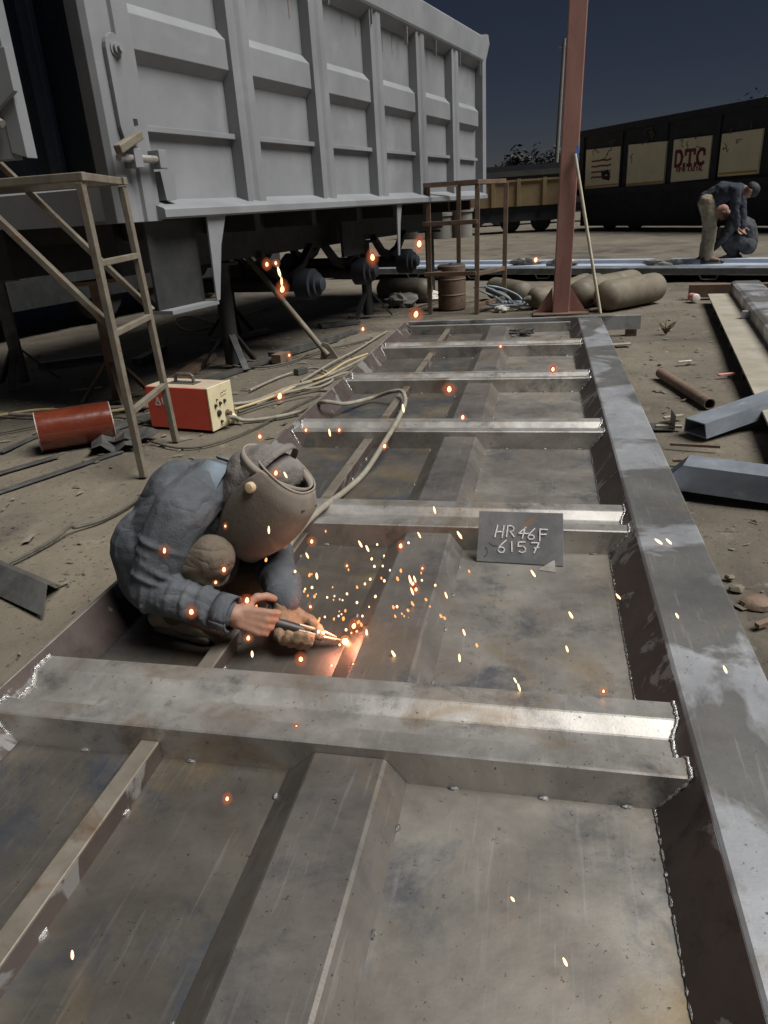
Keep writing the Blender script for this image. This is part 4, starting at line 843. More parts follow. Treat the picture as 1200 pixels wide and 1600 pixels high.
def tree(label, x, y, h, cr, n_, m, ls=.12):
    t = thing('tree', label, 'tree', (x, y, 0), 0, 'trees beyond the yard')
    tr = MB(); top = V((random.uniform(-.4, .4), random.uniform(-.4, .4), h*.62)); tr.tube([V((0, 0, 0)), V((.1, 0, h*.25)), top*.8, top], [h*.03, h*.024, h*.016, h*.01], 8)
    cl = []
    for i in range(9):
        a = random.uniform(0, 6.28); b = V((math.cos(a), math.sin(a), 0))*cr*random.uniform(.4, .85) + V((0, 0, h*random.uniform(.45, .92)))
        s_ = V((0, 0, h*random.uniform(.25, .5))); tr.tube([s_, s_.lerp(b, .5) + V((0, 0, .2)), b], [h*.011, h*.007, h*.003], 6); cl.append((b, cr*random.uniform(.28, .5)))
    cl.append((top + V((0, 0, h*.2)), cr*.5))
    tr.build('trunk', 'bark', t, world=False)
    lf_ = MB()
    for i in range(n_):
        b, r_ = random.choice(cl); p = b + V((random.gauss(0, .5), random.gauss(0, .5), random.gauss(0, .42)))*r_
        s_ = random.uniform(.6, 1.3)*ls; d = V((random.uniform(-1, 1), random.uniform(-1, 1), random.uniform(-.8, .5))).normalized()*s_; e = d.cross(V((random.uniform(-1, 1), random.uniform(-1, 1), random.uniform(-1, 1)))).normalized()*s_*.35
        lf_.add([p - d, p + e, p + d, p - e], [(0, 1, 2, 3)])
    lf_.build('crown', m, t, world=False)
random.seed(31)
tree('dark leafy tree rising behind the cream panelled truck', 12.5, 42, 4.6, 3.0, 14000, 'leafb', .15)
tree('dim tree at the picture edge beyond the truck', 18.5, 44, 5.2, 3.0, 14000, 'leafb', .15)
tree('low black tree behind the dark lorry near the dumper end', -.6, 66, 3.7, 2.8, 11000, 'leaf', .24)
tree('low black tree beyond the boundary wall left of the column', 4.2, 68, 3.8, 2.8, 11000, 'leaf', .24)
tree('low dark tree beyond the wall right of the column', 9.5, 67, 3.9, 2.8, 11000, 'leaf', .24)

# ------------------------------------------------------------------ people
def ball(bm_v, bm_f, c, r, n=12):
    o = len(bm_v); rings = 8; bm_v.append(c + V((0, 0, r)))
    for i in range(1, rings):
        t = math.pi*i/rings
        for k in range(n): a = 2*math.pi*k/n; bm_v.append(c + V((math.sin(t)*math.cos(a), math.sin(t)*math.sin(a), math.cos(t)))*r)
    bm_v.append(c - V((0, 0, r))); last = len(bm_v) - 1
    bm_f += [(o, o + 1 + k, o + 1 + (k+1) % n) for k in range(n)]
    for i in range(rings - 2): bm_f += [(o + 1 + i*n + k, o + 1 + (i+1)*n + k, o + 1 + (i+1)*n + (k+1) % n, o + 1 + i*n + (k+1) % n) for k in range(n)]
    bm_f += [(last, o + 1 + (rings-2)*n + (k+1) % n, o + 1 + (rings-2)*n + k) for k in range(n)]
def organic(name, caps, m, parent=None, vox=.007, sm=3, disp=None, off=V()):
    """one continuous skin grown round a posed chain of tapering limbs"""
    vs, fs = [], []
    for p, r0, q_, r1 in caps:
        p, q_ = V(p) - off, V(q_) - off; ball(vs, fs, p, r0); ball(vs, fs, q_, r1)
        if (q_ - p).length > 1e-4:
            mb = MB().tube([p, q_], [r0, r1], 12); o = len(vs); vs += mb.v; fs += [tuple(i + o for i in f) for f in mb.f]
    me = bpy.data.meshes.new(name); me.from_pydata([tuple(v_) for v_ in vs], [], fs)
    bm = bmesh.new(); bm.from_mesh(me); bmesh.ops.recalc_face_normals(bm, faces=bm.faces); bm.to_mesh(me); bm.free()
    o = bpy.data.objects.new(name, me); col.objects.link(o)
    rm = o.modifiers.new('r', 'REMESH'); rm.mode = 'VOXEL'; rm.voxel_size = vox; rm.use_smooth_shade = True
    s_ = o.modifiers.new('s', 'SMOOTH'); s_.iterations = sm; s_.factor = .5
    if disp:
        for nscale, st in disp:
            tx = bpy.data.textures.new('folds', 'CLOUDS'); tx.noise_scale = nscale; tx.noise_depth = 2
            d = o.modifiers.new('d', 'DISPLACE'); d.texture = tx; d.strength = st; d.texture_coords = 'LOCAL'; d.mid_level = .5
    dg = bpy.context.evaluated_depsgraph_get(); me2 = bpy.data.meshes.new_from_object(o.evaluated_get(dg)); me2.name = name
    bpy.data.objects.remove(o); bpy.data.meshes.remove(me)
    me2.materials.clear(); me2.materials.append(M[m])
    for p in me2.polygons: p.use_smooth = True
    ob = bpy.data.objects.new(name, me2); col.objects.link(ob)
    if parent: ob.parent = parent
    return ob
def chain(*a): return [(a[i], a[i+1], a[i+2], a[i+3]) for i in range(0, len(a) - 3, 2)]
def hand(wr, fdir, nrm, curl, scale=1., thumb_side=1, grow=0., spread=.08):
    """palm, four bent fingers of unequal length and a thumb from the palm's side; nrm points out of the palm"""
    f = fdir.normalized(); n_ = (nrm - f*nrm.dot(f)).normalized(); s_ = f.cross(n_)*thumb_side; out = []
    k = scale
    for i, off in enumerate((-.030, -.010, .010, .028)):
        out.append((wr + s_*off*.55*k, (.016 + grow)*k, wr + f*(.085 - .006*abs(i - 2))*k + s_*off*k, (.0115 + grow)*k))
    for i, (off, L_) in enumerate(((.031, .072), (.011, .080), (-.010, .074), (-.029, .058))):
        p = wr + f*(.088 - .004*i)*k + s_*off*k; d = (f + s_*spread*(1.5 - i)*.6).normalized(); ang = 0
        for seg, (fr_, cu) in enumerate(((.45, curl[0]), (.31, curl[1]), (.24, curl[2]))):
            ang += cu; d2 = (d*math.cos(ang) + n_*math.sin(ang)).normalized(); q_ = p + d2*L_*fr_*k
            out.append((p, (.0098 - .0008*seg + grow*.8)*k, q_, (.0092 - .001*seg + grow*.8)*k)); p = q_
    p = wr + f*.022*k + s_*.03*k + n_*.006*k
    for (fr_, dv) in ((.038, (f*.55 + s_*.75 + n_*.35)), (.03, (f*.8 + s_*.25 + n_*.55)), (.024, (f*.85 - s_*.05 + n_*.55))):
        q_ = p + dv.normalized()*fr_*k; out.append((p, (.013 + grow)*k, q_, (.0105 + grow*.8)*k)); p = q_
    return out

# ---- the crouching welder
TIP = V((-.558, 1.786, .088))
hipR, hipL = ay(248, 893, 1.84), ay(278, 880, 2.04)
hipC = (hipR + hipL)/2
back1, back2, neckb = ay(252, 838, 1.94), ay(286, 778, 1.94), ay(332, 756, 1.93)
shR, shL = ay(283, 800, 1.785), ay(385, 790, 2.09)
elR, wrR = ay(230, 920, 1.70), ay(366, 961, 1.67)
elL, wrL = ay(428, 872, 2.00), ay(448, 940, 1.80)
knR, anR = ay(332, 872, 1.765), V((-1.10, 1.80, .15))
knL, anL = ay(402, 905, 2.02), V((-1.02, 2.06, .15))
head = ay(404, 768, 1.925)
Fd = (TIP - head).normalized(); Fd = (Fd + V((.28, 0, .12))).normalized()
Ud = V((1, 0, .75)); Ud = (Ud - Fd*Ud.dot(Fd)).normalized(); Sd = Ud.cross(Fd)      # crown direction, side
ft = V((.97, -.24, 0)).normalized()
hndR = wrR
gripv = (TIP - ay(408, 967, 1.69)).normalized()
body = chain(hipC, .08, back1, .085, back2, .08, neckb, .055) + chain(neckb, .05, head - Ud*.05 - Fd*.02, .055) + [(head - Fd*.02, .085, head + Ud*.045 - Fd*.02, .078), (head + Fd*.03 - Ud*.06, .05, head + Fd*.03, .06),
       (head + Fd*.09 - Ud*.02, .012, head + Fd*.085 + Ud*.02, .009), (head + Sd*.08, .018, head + Sd*.08 + Ud*.03, .016), (head - Sd*.08, .018, head - Sd*.08 + Ud*.03, .016)]
body += chain(neckb, .05, shR, .05, elR, .04, wrR, .03) + chain(neckb, .05, shL, .05, elL, .04, wrL, .03)
body += chain(hipR, .07, knR, .058, anR, .04) + chain(hipL, .07, knL, .058, anL, .04)
body += [(anR, .04, anR + ft*.16 - V((0, 0, .035)), .032), (anL, .04, anL + ft*.16 - V((0, 0, .035)), .032)]
hR = hand(wrR, (ay(412, 973, 1.68) - wrR).normalized(), V((.05, .85, -.5)), (.8, .95, .6), 1.08, 1)
body += hR
me_w = organic('person', body, 'skin', None, .0058, 2)
tag(me_w, 'crouching welder in blue grey jacket and raised-knee squat wearing a welding helmet', 'person')
# jacket
SH = V((0, 0, 0))
jk = chain(hipC + V((.0, 0, .02)), .11, back1, .12, back2, .12, neckb - V((.03, 0, .02)), .085)
jk += [(back1 + V((.02, -.075, 0)), .115, back2 + V((.03, -.07, -.01)), .105), (back1 + V((.02, .085, 0)), .115, back2 + V((.03, .09, -.01)), .105), (hipC + V((0, -.09, .01)), .115, back1 + V((0, -.075, 0)), .125), (hipC + V((0, .1, .01)), .115, back1 + V((0, .085, 0)), .125)]
jk += chain(neckb, .08, shR, .088, shR.lerp(elR, .5), .08, elR, .066, elR.lerp(wrR, .5), .056, wrR - (wrR - elR).normalized()*.035, .045)
jk += chain(neckb, .08, shL, .088, shL.lerp(elL, .5), .076, elL, .068, elL.lerp(wrL, .6), .058, wrL - (wrL - elL).normalized()*.01, .05)
def fold_rings(a, b, r0, r1, step, amp):
    out = []; L_ = (b - a).length; n_ = max(2, int(L_/step)); d = (b - a).normalized(); _, e1, e2 = frame(d)
    for i in range(1, n_):
        t = (i + random.uniform(-.25, .25))/n_; r_ = r0 + (r1 - r0)*t; c = a.lerp(b, t); w_ = random.uniform(0, 6.28); o_ = (e1*math.cos(w_) + e2*math.sin(w_))
        tl = d*random.uniform(-.012, .012)
        for k in range(14):                       # a slightly tilted roll of cloth round the limb, deeper on one side
            q1 = 6.283*k/14; q2 = 6.283*(k + 1)/14; f = lambda q: c + (e1*math.cos(q) + e2*math.sin(q))*(r_ - .004 + amp*(.5 + .5*math.cos(q - w_))) + tl*math.cos(q - w_*2)
            out.append((f(q1), .0065, f(q2), .0065))
    return out
random.seed(77)
jk += fold_rings(shR.lerp(elR, .25), elR, .079, .066, .034, .011) + fold_rings(elR, wrR, .064, .047, .03, .009) + fold_rings(shL.lerp(elL, .3), elL, .075, .064, .036, .010) + fold_rings(elL, wrL, .064, .05, .032, .009)
jk += [(back2 + V((.10, 0, -.06)), .10, hipC + V((.16, 0, .02)), .09)]
jk += [(hipC + V((-.03, -.02, -.03)), .105, hipC + V((-.03, .1, -.03)), .105)]
jko = organic('jacket', jk, 'jacket', me_w, .0065, 3, [(.20, .022)])
tr_ = chain(hipR, .09, hipR.lerp(knR, .5), .09, knR, .07, knR.lerp(anR, .5) + V((-.02, 0, 0)), .07, anR + V((0, 0, .01)), .056) + chain(hipL, .09, hipL.lerp(knL, .5), .09, knL, .078, anL + V((0, 0, .01)), .056) + [(hipR, .09, hipL, .09)]
tr_ += fold_rings(knR, hipR, .07, .088, .04, .010) + fold_rings(knR, anR, .07, .06, .036, .010) + fold_rings(knL, anL, .074, .058, .036, .010)
organic('trousers', tr_, 'trousers', me_w, .0065, 3, [(.12, .012)])
def shoe(an_, d, par, m1='shoe', k=1.):
    s_ = V((-d.y, d.x, 0)); g = V((an_.x, an_.y, SZ + .018*k if par is me_w else an_.z - .055*k))
    o = organic('shoe', [(g - d*.06*k + V((0, 0, .022*k)), .034*k, g + d*.03*k + V((0, 0, .035*k)), .037*k), (g + d*.03*k + V((0, 0, .03*k)), .037*k, g + d*.13*k + V((0, 0, .015*k)), .034*k), (g + d*.13*k + V((0, 0, .012*k)), .034*k, g + d*.18*k + V((0, 0, .008*k)), .026*k), (g - d*.04*k + V((0, 0, .03*k)), .036*k, g + V((0, 0, .075*k)), .04*k)], m1, par, .006*max(1, k), 2)
    so_ = organic('sole', [(g - d*.06*k - V((0, 0, .003*k)), .018*k, g + d*.17*k - V((0, 0, .003*k)), .018*k), (g - d*.05*k + s_*.018*k - V((0, 0, .003*k)), .016*k, g + d*.15*k + s_*.025*k - V((0, 0, .003*k)), .016*k), (g - d*.05*k - s_*.018*k - V((0, 0, .003*k)), .016*k, g + d*.15*k - s_*.025*k - V((0, 0, .003*k)), .016*k)], 'sole', o, .006, 1)
    return o
shoe(anR - V((.03, 0, 0)), ft, me_w); shoe(anL - V((.03, 0, 0)), ft, me_w)
# collar ring
def ring_band(name, c, ax, rx, ry, h, m, par, a0=0, a1=360, flare=0., th=.004, sref=None, n=30, tilt=0.):
    ax = ax.normalized(); s1_ = (sref - ax*sref.dot(ax)).normalized() if sref is not None else frame(ax)[1]; s2_ = ax.cross(s1_)
    mb = MB(); vs = []
    for i in range(n + 1):
        a = R(a0 + (a1 - a0)*i/n); e = s1_*math.cos(a)*rx + s2_*math.sin(a)*ry; tl = tilt*math.cos(a)
        vs += [c + e*(1 + .0) - ax*h*.5 + ax*tl, c + e*(1 + flare) + ax*h*.5 + ax*tl]
    mb.add(vs, [(2*i, 2*i + 2, 2*i + 3, 2*i + 1) for i in range(n)], True)
    o = mb.build(name, m, par, world=False); q_ = o.modifiers.new('solid', 'SOLIDIFY'); q_.thickness = th; q_.offset = 0; return o
nax = (head - Ud*.04 - neckb).normalized()
ring_band('collar', neckb + nax*.012, nax, .082, .088, .075, 'collar', me_w, 20, 340, .12, .007, V((1, 0, 0)))
cu = (wrR - elR).normalized(); ring_band('cuff', wrR - cu*.028, cu, .052, .052, .05, 'jacket', me_w, 0, 360, .0, .008)
# glove on the far hand
gR = ay(452, 972, 1.762)
gl = hand(wrL + V((.0, -.01, -.01)), (gR - wrL) + V((.02, -.07, -.10)), V((.65, -.25, .65)), (.9, .9, .6), 1.15, -1, .004)
gl += [(wrL + (elL - wrL).normalized()*.05, .046, wrL, .04)]
organic('glove', gl, 'glove', me_w, .005, 2, [(.02, .006)])
# cap cloth over the head and helmet
cp_ = [(head - Fd*.028 - Ud*.07, .082, head - Fd*.035 + Ud*.03, .095), (head + Ud*.06 - Fd*.02, .088, head + Ud*.085 + Fd*.01, .07), (head + Ud*.09 - Sd*.03, .05, head + Ud*.10 + Sd*.03 + Fd*.03, .05), (head - Ud*.07 - Fd*.03, .082, neckb + nax*.02, .06)]
organic('head_cloth', cp_, 'cap', me_w, .006, 2, [(.06, .012)])
hm = MB(); vs = []; NA, NH = 40, 18
def hpt(a, hh):
    t = hh                                  # 0 chin .. 1 forehead
    hz = -.175 + .295*t
    wdn = .72 + .28*math.sin(min(1, t*1.35)*math.pi/2)       # narrower at the chin
    rf = (.145 + .022*math.sin(t*math.pi))*(.86 + .14*math.sin(min(1, t*1.6)*math.pi/2)); rs2 = .112*wdn + .002
    if t > .86: rf -= (t - .86)*.25; rs2 -= (t - .86)*.10
    ca, sa = math.cos(a), math.sin(a); p_ = .78
    fx = rf*math.copysign(abs(ca)**p_, ca) if ca > 0 else .085*ca*1.0; sy = rs2*math.copysign(abs(sa)**p_, sa)
    return head + Fd*(fx + .012) + Sd*sy + Ud*hz
for j in range(NH + 1):
    t = j/NH; am = R(96 + 22*math.sin(min(1, max(0, (t - .05)/.95))*math.pi))
    for i in range(NA + 1): vs.append(hpt(-am + 2*am*i/NA, t))
hm.add(vs, [(j*(NA+1) + i, j*(NA+1) + i + 1, (j+1)*(NA+1) + i + 1, (j+1)*(NA+1) + i) for j in range(NH) for i in range(NA)], True)
# chin closure
base = [hpt(-R(96) + 2*R(96)*i/NA, 0) for i in range(NA + 1)]; cc = head - Ud*.205 + Fd*.05
hm.add(base + [cc], [(i, i + 1, NA + 1) for i in range(NA)], True)
ho = hm.build('welding_helmet', 'helmet', me_w, world=False); q_ = ho.modifiers.new('solid', 'SOLIDIFY'); q_.thickness = .0035
rim = [hpt(-R(118) + 2*R(118)*i/NA, 1) for i in range(NA + 1)]
MB().tube(rim, .003, 6).build('rim', 'helmet_rim', ho, world=False)
vis = []
for e in (.140, .153):
    for sx, hz in ((-.05, .00), (.05, .00), (.05, .085), (-.05, .085)): vis.append(head + Fd*(e + .005) + Sd*sx + Ud*hz)
MB().add(vis, [(3, 2, 1, 0), (4, 5, 6, 7), (0, 1, 5, 4), (1, 2, 6, 5), (2, 3, 7, 6), (3, 0, 4, 7)]).build('visor_frame', 'black', ho, world=False, bev=.003)
for sg in (-1, 1):
    kb = head + Sd*sg*.112 + Ud*.055 + Fd*.01
    MB().lathe(kb, Sd*sg, [(0, .0165), (.012, .0165), (.017, .012), (.018, .004)], 16).build('pivot_knob', 'knob', ho, world=False)
ring_band('headband', head + Ud*.095, Ud, .112, .10, .032, 'helmet_rim', ho, 0, 360, .03, .003, Fd, 36, .02)
ring_band('crown_strap', head + Ud*.09 - Fd*.01, Fd, .092, .098, .022, 'cap', ho, -75, 105, .0, .003, Ud, 24)

# ---- holder in his hands, its cable
th_ = thing('electrode_holder', 'electrode holder with brass tubes held against the glowing weld', 'welding torch', TIP)
g0 = ay(416, 969, 1.722); g1 = ay(447, 974, 1.715)
ax_ = (TIP - g0).normalized()
L_ = (TIP - g0).length
MB().tube([g0 - ax_*.035, g0 - ax_*.02, g0, g0 + ax_*.09, g0 + ax_*.115], [.012, .017, .018, .015, .012], 12).build('grip', 'black', th_)
_, s1_, s2_ = frame(ax_)
for k in range(3):
    e = (s1_*math.cos(2.1*k) + s2_*math.sin(2.1*k))
    MB().tube([g0 + ax_*.10 + e*.011, g0 + ax_*(L_*.72) + e*.010, g0 + ax_*(L_ - .03) + e*.0045], [.0062, .006, .004], 8).build('tube', 'brass', th_)
for f_ in (.62, .68): MB().tube([g0 + ax_*L_*f_, g0 + ax_*(L_*f_ + .008)], .018, 12).build('collar', 'brass', th_)
MB().tube([g0 + ax_*(L_ - .04), TIP], .0032, 8).build('electrode', 'brass', th_)
wcable = [(356, 652, .085), (366, 652, .05), (385, 657, .012), (430, 652, .012), (480, 640, .04), (505, 628, .20), (540, 631, .14), (580, 622, .11), (612, 612, .16), (628, 612, .17), (633, 628, .16), (622, 655, .19), (600, 692, .19), (570, 738, .10), (538, 768, .10), (505, 792, .19), (470, 826, .19), (440, 870, .12)]
cpts = [GZ(*p) for p in wcable] + [V((-.93, 2.05, .11)), V((-.90, 1.86, .13)), g0 - ax_*.10 + V((0, .02, -.01)), g0 - ax_*.05]
cable('welding_cable', 'thick tan welding cable snaking over the ribs to the welder', cpts, .0135, 'cable', 10)
wg = thing('weld_spot', 'white hot glowing weld spot at the electrode tip', 'weld spot', TIP)
MB().blob(TIP, .0095, 10, .15, (1.1, 1, .9)).build('molten_core', 'weldtip', wg); MB().blob(TIP, .017, 10, .1).build('glow', glare_shell('weld_halo', (1, .25, .06), 1.2, .3), wg)
pld = bpy.data.lights.new('weld_light', 'POINT'); pld.energy = 1.1; pld.color = (1., .38, .25); pld.shadow_soft_size = .03
plo = bpy.data.objects.new('weld_light', pld); col.objects.link(plo); plo.location = V((-.02, -.01, .07)); plo.parent = wg

# ---- the two men on the far panel
def worker(label, J, look, shirt, trou, hairm, cap=None):
    R_ = J['root']; g = lambda k: R_ + Matrix.Rotation(J['rz'], 3, 'Z') @ V(J[k])
    sh1, sh2, e1, e2, w1, w2, h1, h2, k1, k2, a1, a2, nk, hd_, hc, mid = [g(k) for k in ('shR', 'shL', 'elR', 'elL', 'wrR', 'wrL', 'hipR', 'hipL', 'knR', 'knL', 'anR', 'anL', 'neck', 'head', 'hip', 'mid')]
    up_ = (hd_ - nk).normalized(); lk_ = Matrix.Rotation(J['rz'], 3, 'Z') @ V(look); lk_ = (lk_ - up_*lk_.dot(up_)).normalized(); sd_ = up_.cross(lk_)
    toe = Matrix.Rotation(J['rz'], 3, 'Z') @ V((1, 0, 0))
    bd = chain(hc, .12, mid, .12, nk, .07) + [(nk, .055, hd_, .06), (hd_ + up_*.04, .088, hd_ + up_*.07, .085), (hd_ + lk_*.05 - up_*.01, .05, hd_ + lk_*.05 + up_*.05, .055), (hd_ + lk_*.10 + up_*.03, .014, hd_ + lk_*.115 + up_*.015, .013)]
    bd += [(hd_ + sd_*.085 + up_*.04, .02, hd_ + sd_*.085 + up_*.06, .02), (hd_ - sd_*.085 + up_*.04, .02, hd_ - sd_*.085 + up_*.06, .02)]
    bd += chain(nk, .06, sh1, .06, e1, .045, w1, .032) + chain(nk, .06, sh2, .06, e2, .045, w2, .032) + chain(h1, .09, k1, .06, a1, .045) + chain(h2, .09, k2, .06, a2, .045)
    bd += [(a1, .045, a1 + toe*.16 - V((0, 0, .04)), .035), (a2, .045, a2 + toe*.16 - V((0, 0, .04)), .035)]
    dn = (w1 - e1).normalized(); bd += hand(w1, dn, -lk_, (.4, .5, .3), 1., 1); dn = (w2 - e2).normalized(); bd += hand(w2, dn, -lk_, (.4, .5, .3), 1., -1)
    o = organic('person', bd, 'skin', None, .011, 2); tag(o, label, 'person')
    organic('shirt', chain(hc, .15, mid, .155, nk - (nk - mid)*.15, .10) + [(mid + sd_*.07, .12, nk.lerp(mid, .4) + sd_*.1, .1), (mid - sd_*.07, .12, nk.lerp(mid, .4) - sd_*.1, .1)] + chain(nk, .075, sh1, .085, e1, .068, w1, .05) + chain(nk, .075, sh2, .085, e2, .068, w2, .05), shirt, o, .012, 3, [(.09, .04)])
    organic('trousers', chain(h1, .125, k1, .085, a1 + V((0, 0, .02)), .068) + chain(h2, .125, k2, .085, a2 + V((0, 0, .02)), .068) + [(h1, .13, h2, .13)], trou, o, .012, 3, [(.07, .03)])
    shoe(a1, toe, o, 'black', 1.2); shoe(a2, toe, o, 'black', 1.2)
    organic('hair' if not cap else 'cap', [(hd_ + up_*.065 - lk_*.02, .094, hd_ + up_*.085 - lk_*.01, .088)] + ([(hd_ + up_*.09 + lk_*.07, .04, hd_ + up_*.08 + lk_*.12, .025)] if cap else [(hd_ + up_*.04 - lk_*.05, .07, hd_ + up_*.09 + lk_*.03, .07)]), cap or hairm, o, .01, 1)
    return o
zf = .146
def onfar(u, v_): return gp(u, v_, zf)
bp = onfar(1100, 411); cpn = onfar(1150, 407)
J1 = dict(root=bp, rz=R(-18), anR=(.06, -.10, .08), anL=(-.04, .10, .08), knR=(.07, -.10, .50), knL=(-.0, .10, .50), hipR=(-.04, -.10, .90), hipL=(-.06, .10, .90), hip=(-.05, 0, .92), mid=(.16, 0, 1.03), neck=(.40, 0, 1.07), head=(.51, -.01, 1.05),
          shR=(.36, -.19, 1.04), shL=(.38, .19, 1.04), elR=(.38, -.22, .78), elL=(.44, .2, .77), wrR=(.44, -.2, .55), wrL=(.49, .14, .53))
worker('standing worker in tan trousers and navy shirt bending over on the far panel', J1, (.3, 0, -1), 'navy_shirt', 'tan_trousers', 'hair')
J2 = dict(root=cpn + V((.0, .0, 0)), rz=R(170), anR=(.06, .10, .08), anL=(.02, -.12, .08), knR=(.28, .14, .42), knL=(.26, -.16, .40), hipR=(-.14, .10, .22), hipL=(-.14, -.10, .22), hip=(-.14, 0, .27), mid=(-.09, 0, .48), neck=(.13, 0, .68), head=(.23, 0, .72),
          shR=(.08, .19, .63), shL=(.08, -.19, .63), elR=(.22, .22, .38), elL=(.22, -.22, .38), wrR=(.36, .1, .20), wrL=(.36, -.1, .20))
worker('squatting worker in charcoal jacket and red cap on the far panel', J2, (.6, 0, -.8), 'dark_jacket', 'dark_jacket', 'hair', 'redcap')

# ------------------------------------------------------------------ sparks
def spark_mesh(name, r_, L_, m):
    mb = MB().lathe((0, 0, -L_/2), (0, 0, 1), [(0, r_*.1), (L_*.12, r_*.6), (L_*.35, r_), (L_*.7, r_*.85), (L_*.92, r_*.45), (L_, r_*.08)], 8)
    me = bpy.data.meshes.new(name); me.from_pydata([tuple(v_) for v_ in mb.v], [], mb.f); me.materials.append(M[m])
    for p in me.polygons: p.use_smooth = True
    return me
sm_core = spark_mesh('spark_core', .006, .017, 'spark'); sm_str = spark_mesh('spark_streak', .0038, .028, 'spark'); sm_dot = spark_mesh('spark_dot', .003, .008, 'spark'); sm_warm = spark_mesh('spark_warm', .0034, .013, 'spark_warm')
sm_halo = bpy.data.meshes.new('spark_halo'); _hv, _hf = [], []
for r_, L_ in ((.0085, .021), (.0108, .025), (.0132, .030), (.0158, .036), (.019, .043)):      # nested faint emissive shells, imitating the glare round a spark
    mb = MB().lathe((0, 0, -L_/2), (0, 0, 1), [(0, r_*.1), (L_*.1, r_*.55), (L_*.3, r_*.93), (L_*.5, r_), (L_*.7, r_*.93), (L_*.9, r_*.55), (L_, r_*.1)], 10); o_ = len(_hv); _hv += [tuple(v_) for v_ in mb.v]; _hf += [tuple(i + o_ for i in f) for f in mb.f]
sm_halo.from_pydata(_hv, [], _hf); sm_halo.materials.append(M['halo'])
random.seed(17)
def spark(u, v_, y, kind, ang=0., s_=1.):
    p = ay(u, v_, y)
    if p.z < SZ + .012: p = gp(u, v_, SZ + .03)
    d = (p - CAM).length/2.3*s_
    me, lab = {'b': (sm_core, 'bright round spark with an orange halo flying from the weld'), 's': (sm_str, 'short bright streak of spark in the air'), 'd': (sm_dot, 'tiny white hot spark dot near the weld'), 'w': (sm_warm, 'small dull orange spark drifting over the middle bay')}[kind]
    o = bpy.data.objects.new('spark', me); col.objects.link(o); o.location = p; o.scale = (d, d, d)
    o.rotation_euler = (random.uniform(-.3, .3), ang + random.uniform(-.15, .15), random.uniform(-.2, .2))
    place = 'in front of the dumper' if v_ < 500 and u < 700 else 'beyond the far end of the panel' if v_ < 500 else 'over the far bays' if v_ < 815 and u > 440 else 'beside the helmet' if v_ < 860 and u < 470 else \
        'over the flat rail' if u > 940 else 'over the nearest bay' if v_ > 1110 else 'in front of the welder' if u < 470 else 'over the plate beyond the stiffener' if u > 700 else 'round the weld'
    lab = lab.replace('flying from the weld', place).replace('in the air', place)
    tag(o, lab, 'spark', {'b': 'glowing round sparks', 's': 'streaking sparks', 'd': 'tiny sparks round the weld', 'w': 'dull orange sparks over the middle bay'}[kind])
    if kind == 'b':
        h = bpy.data.objects.new('glow', sm_halo); col.objects.link(h); h.parent = o; h.scale = (random.uniform(.75, 1.25),)*2 + (random.uniform(.7, 1.4),)
BIG = [(655, 381, 2.6), (582, 402, 2.5), (417, 413, 2.4), (431, 411, 2.3), (441, 452, 2.4), (452, 555, 2.6), (567, 514, 2.7), (650, 491, 2.8), (782, 541, 3), (864, 577, 3), (702, 608, 3), (723, 652, 3), (837, 406, 3.4), (601, 697, 2.8), (530, 672, 2.7), (478, 672, 2.7), (437, 619, 2.5),
       (431, 739, 1.72), (352, 822, 1.7), (257, 860, 1.68), (350, 890, 1.62), (337, 910, 1.6), (299, 956, 1.6), (386, 938, 1.6), (388, 997, 1.6), (470, 1030, 1.55), (445, 850, 1.9), (626, 853, 2.1), (660, 888, 1.95), (542, 884, 2.0), (485, 948, 1.8), (553, 978, 1.8), (463, 1137, 1.3), (355, 1248, 1.1), (645, 912, 1.8), (650, 921, 1.8), (552, 1040, 1.6), (487, 846, 2.0), (943, 1080, 1.5), (406, 682, 1.9), (557, 986, 1.82)]
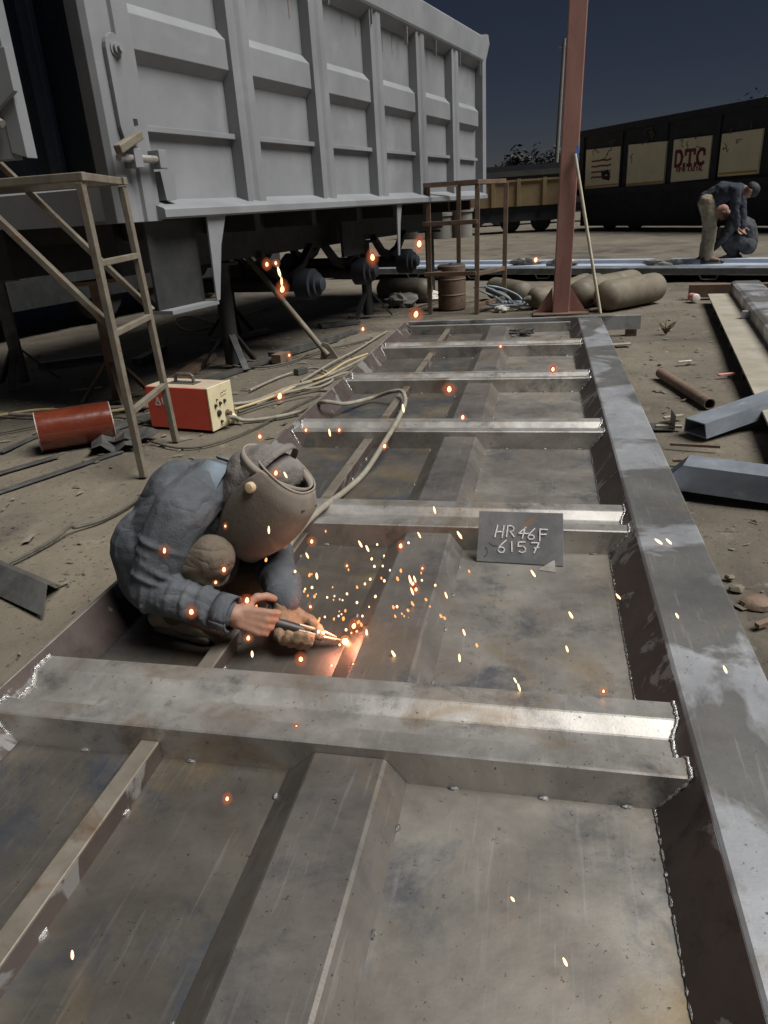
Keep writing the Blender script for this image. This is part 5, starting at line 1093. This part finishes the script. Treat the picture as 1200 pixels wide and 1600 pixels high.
STR = [(679, 797, 2.1, .2), (655, 836, 2.1, .5), (718, 836, 2.1, .4), (697, 930, 1.9, .4), (615, 1022, 1.65, .3), (567, 1015, 1.7, .1), (394, 1022, 1.6, -.1), (113, 1492, .95, -.2), (883, 1503, .9, .35), (801, 1405, 1.0, .3), (805, 1063, 1.5, .3), (833, 896, 1.9, .5), (892, 961, 1.75, .5), (886, 1014, 1.6, .4), (966, 932, 1.8, .6), (1058, 962, 1.7, .6), (1133, 1046, 1.5, .5), (1029, 846, 2.0, .8), (1045, 846, 2.0, .8), (436, 425, 2.4, .2), (440, 440, 2.4, .1), (641, 906, 1.85, .1), (648, 905, 1.85, .2), (644, 924, 1.8, .3), (515, 676, 2.7, .1), (563, 850, 2.1, .2), (574, 857, 2.1, .3), (495, 900, 1.95, .1), (725, 988, 1.7, .3), (718, 1028, 1.6, .2), (573, 990, 1.75, .1), (725, 1168, 1.3, .2), (420, 828, 1.75, .1), (480, 868, 2.0, .1), (446, 742, 1.72, .1), (630, 638, 2.9, .2), (811, 1074, 1.5, .3)]
DOT = [(477, 918), (490, 917), (521, 934), (537, 939), (529, 963), (560, 940), (568, 965), (576, 950), (596, 885), (582, 886), (578, 904), (545, 930), (610, 890), (538, 985), (531, 1010), (535, 960), (600, 870), (640, 850), (662, 905), (678, 917), (521, 1038), (505, 965), (510, 935), (580, 872), (588, 852), (452, 905), (459, 890), (636, 968), (648, 1003), (560, 1000), (548, 992), (566, 978), (585, 930), (599, 905), (570, 915), (620, 950)]
for u, v_, y in BIG: spark(u, v_, y, 'b', .15, random.choice((.5, .65, .8, .95, 1.15)))
for u, v_, y, a in STR: spark(u, v_, y, 's', -a, random.uniform(.8, 1.15))
for u, v_ in DOT: spark(u + random.uniform(-3, 3), v_ + random.uniform(-3, 3), random.uniform(1.75, 1.95), 'd', .1, random.uniform(.8, 1.4))

random.seed(41)
for i in range(62):
    a = random.uniform(-.3, 3.0); r_ = abs(random.gauss(0, 1))*115 + 14
    u, v_ = 545 + r_*math.cos(a)*1.25, 985 - r_*math.sin(a)*.75
    if not (395 < u < 960 and 800 < v_ < 1075): continue
    spark(u, v_, random.uniform(1.6, 2.0), 'w', -.35*math.cos(a), random.uniform(.6, 1.25))
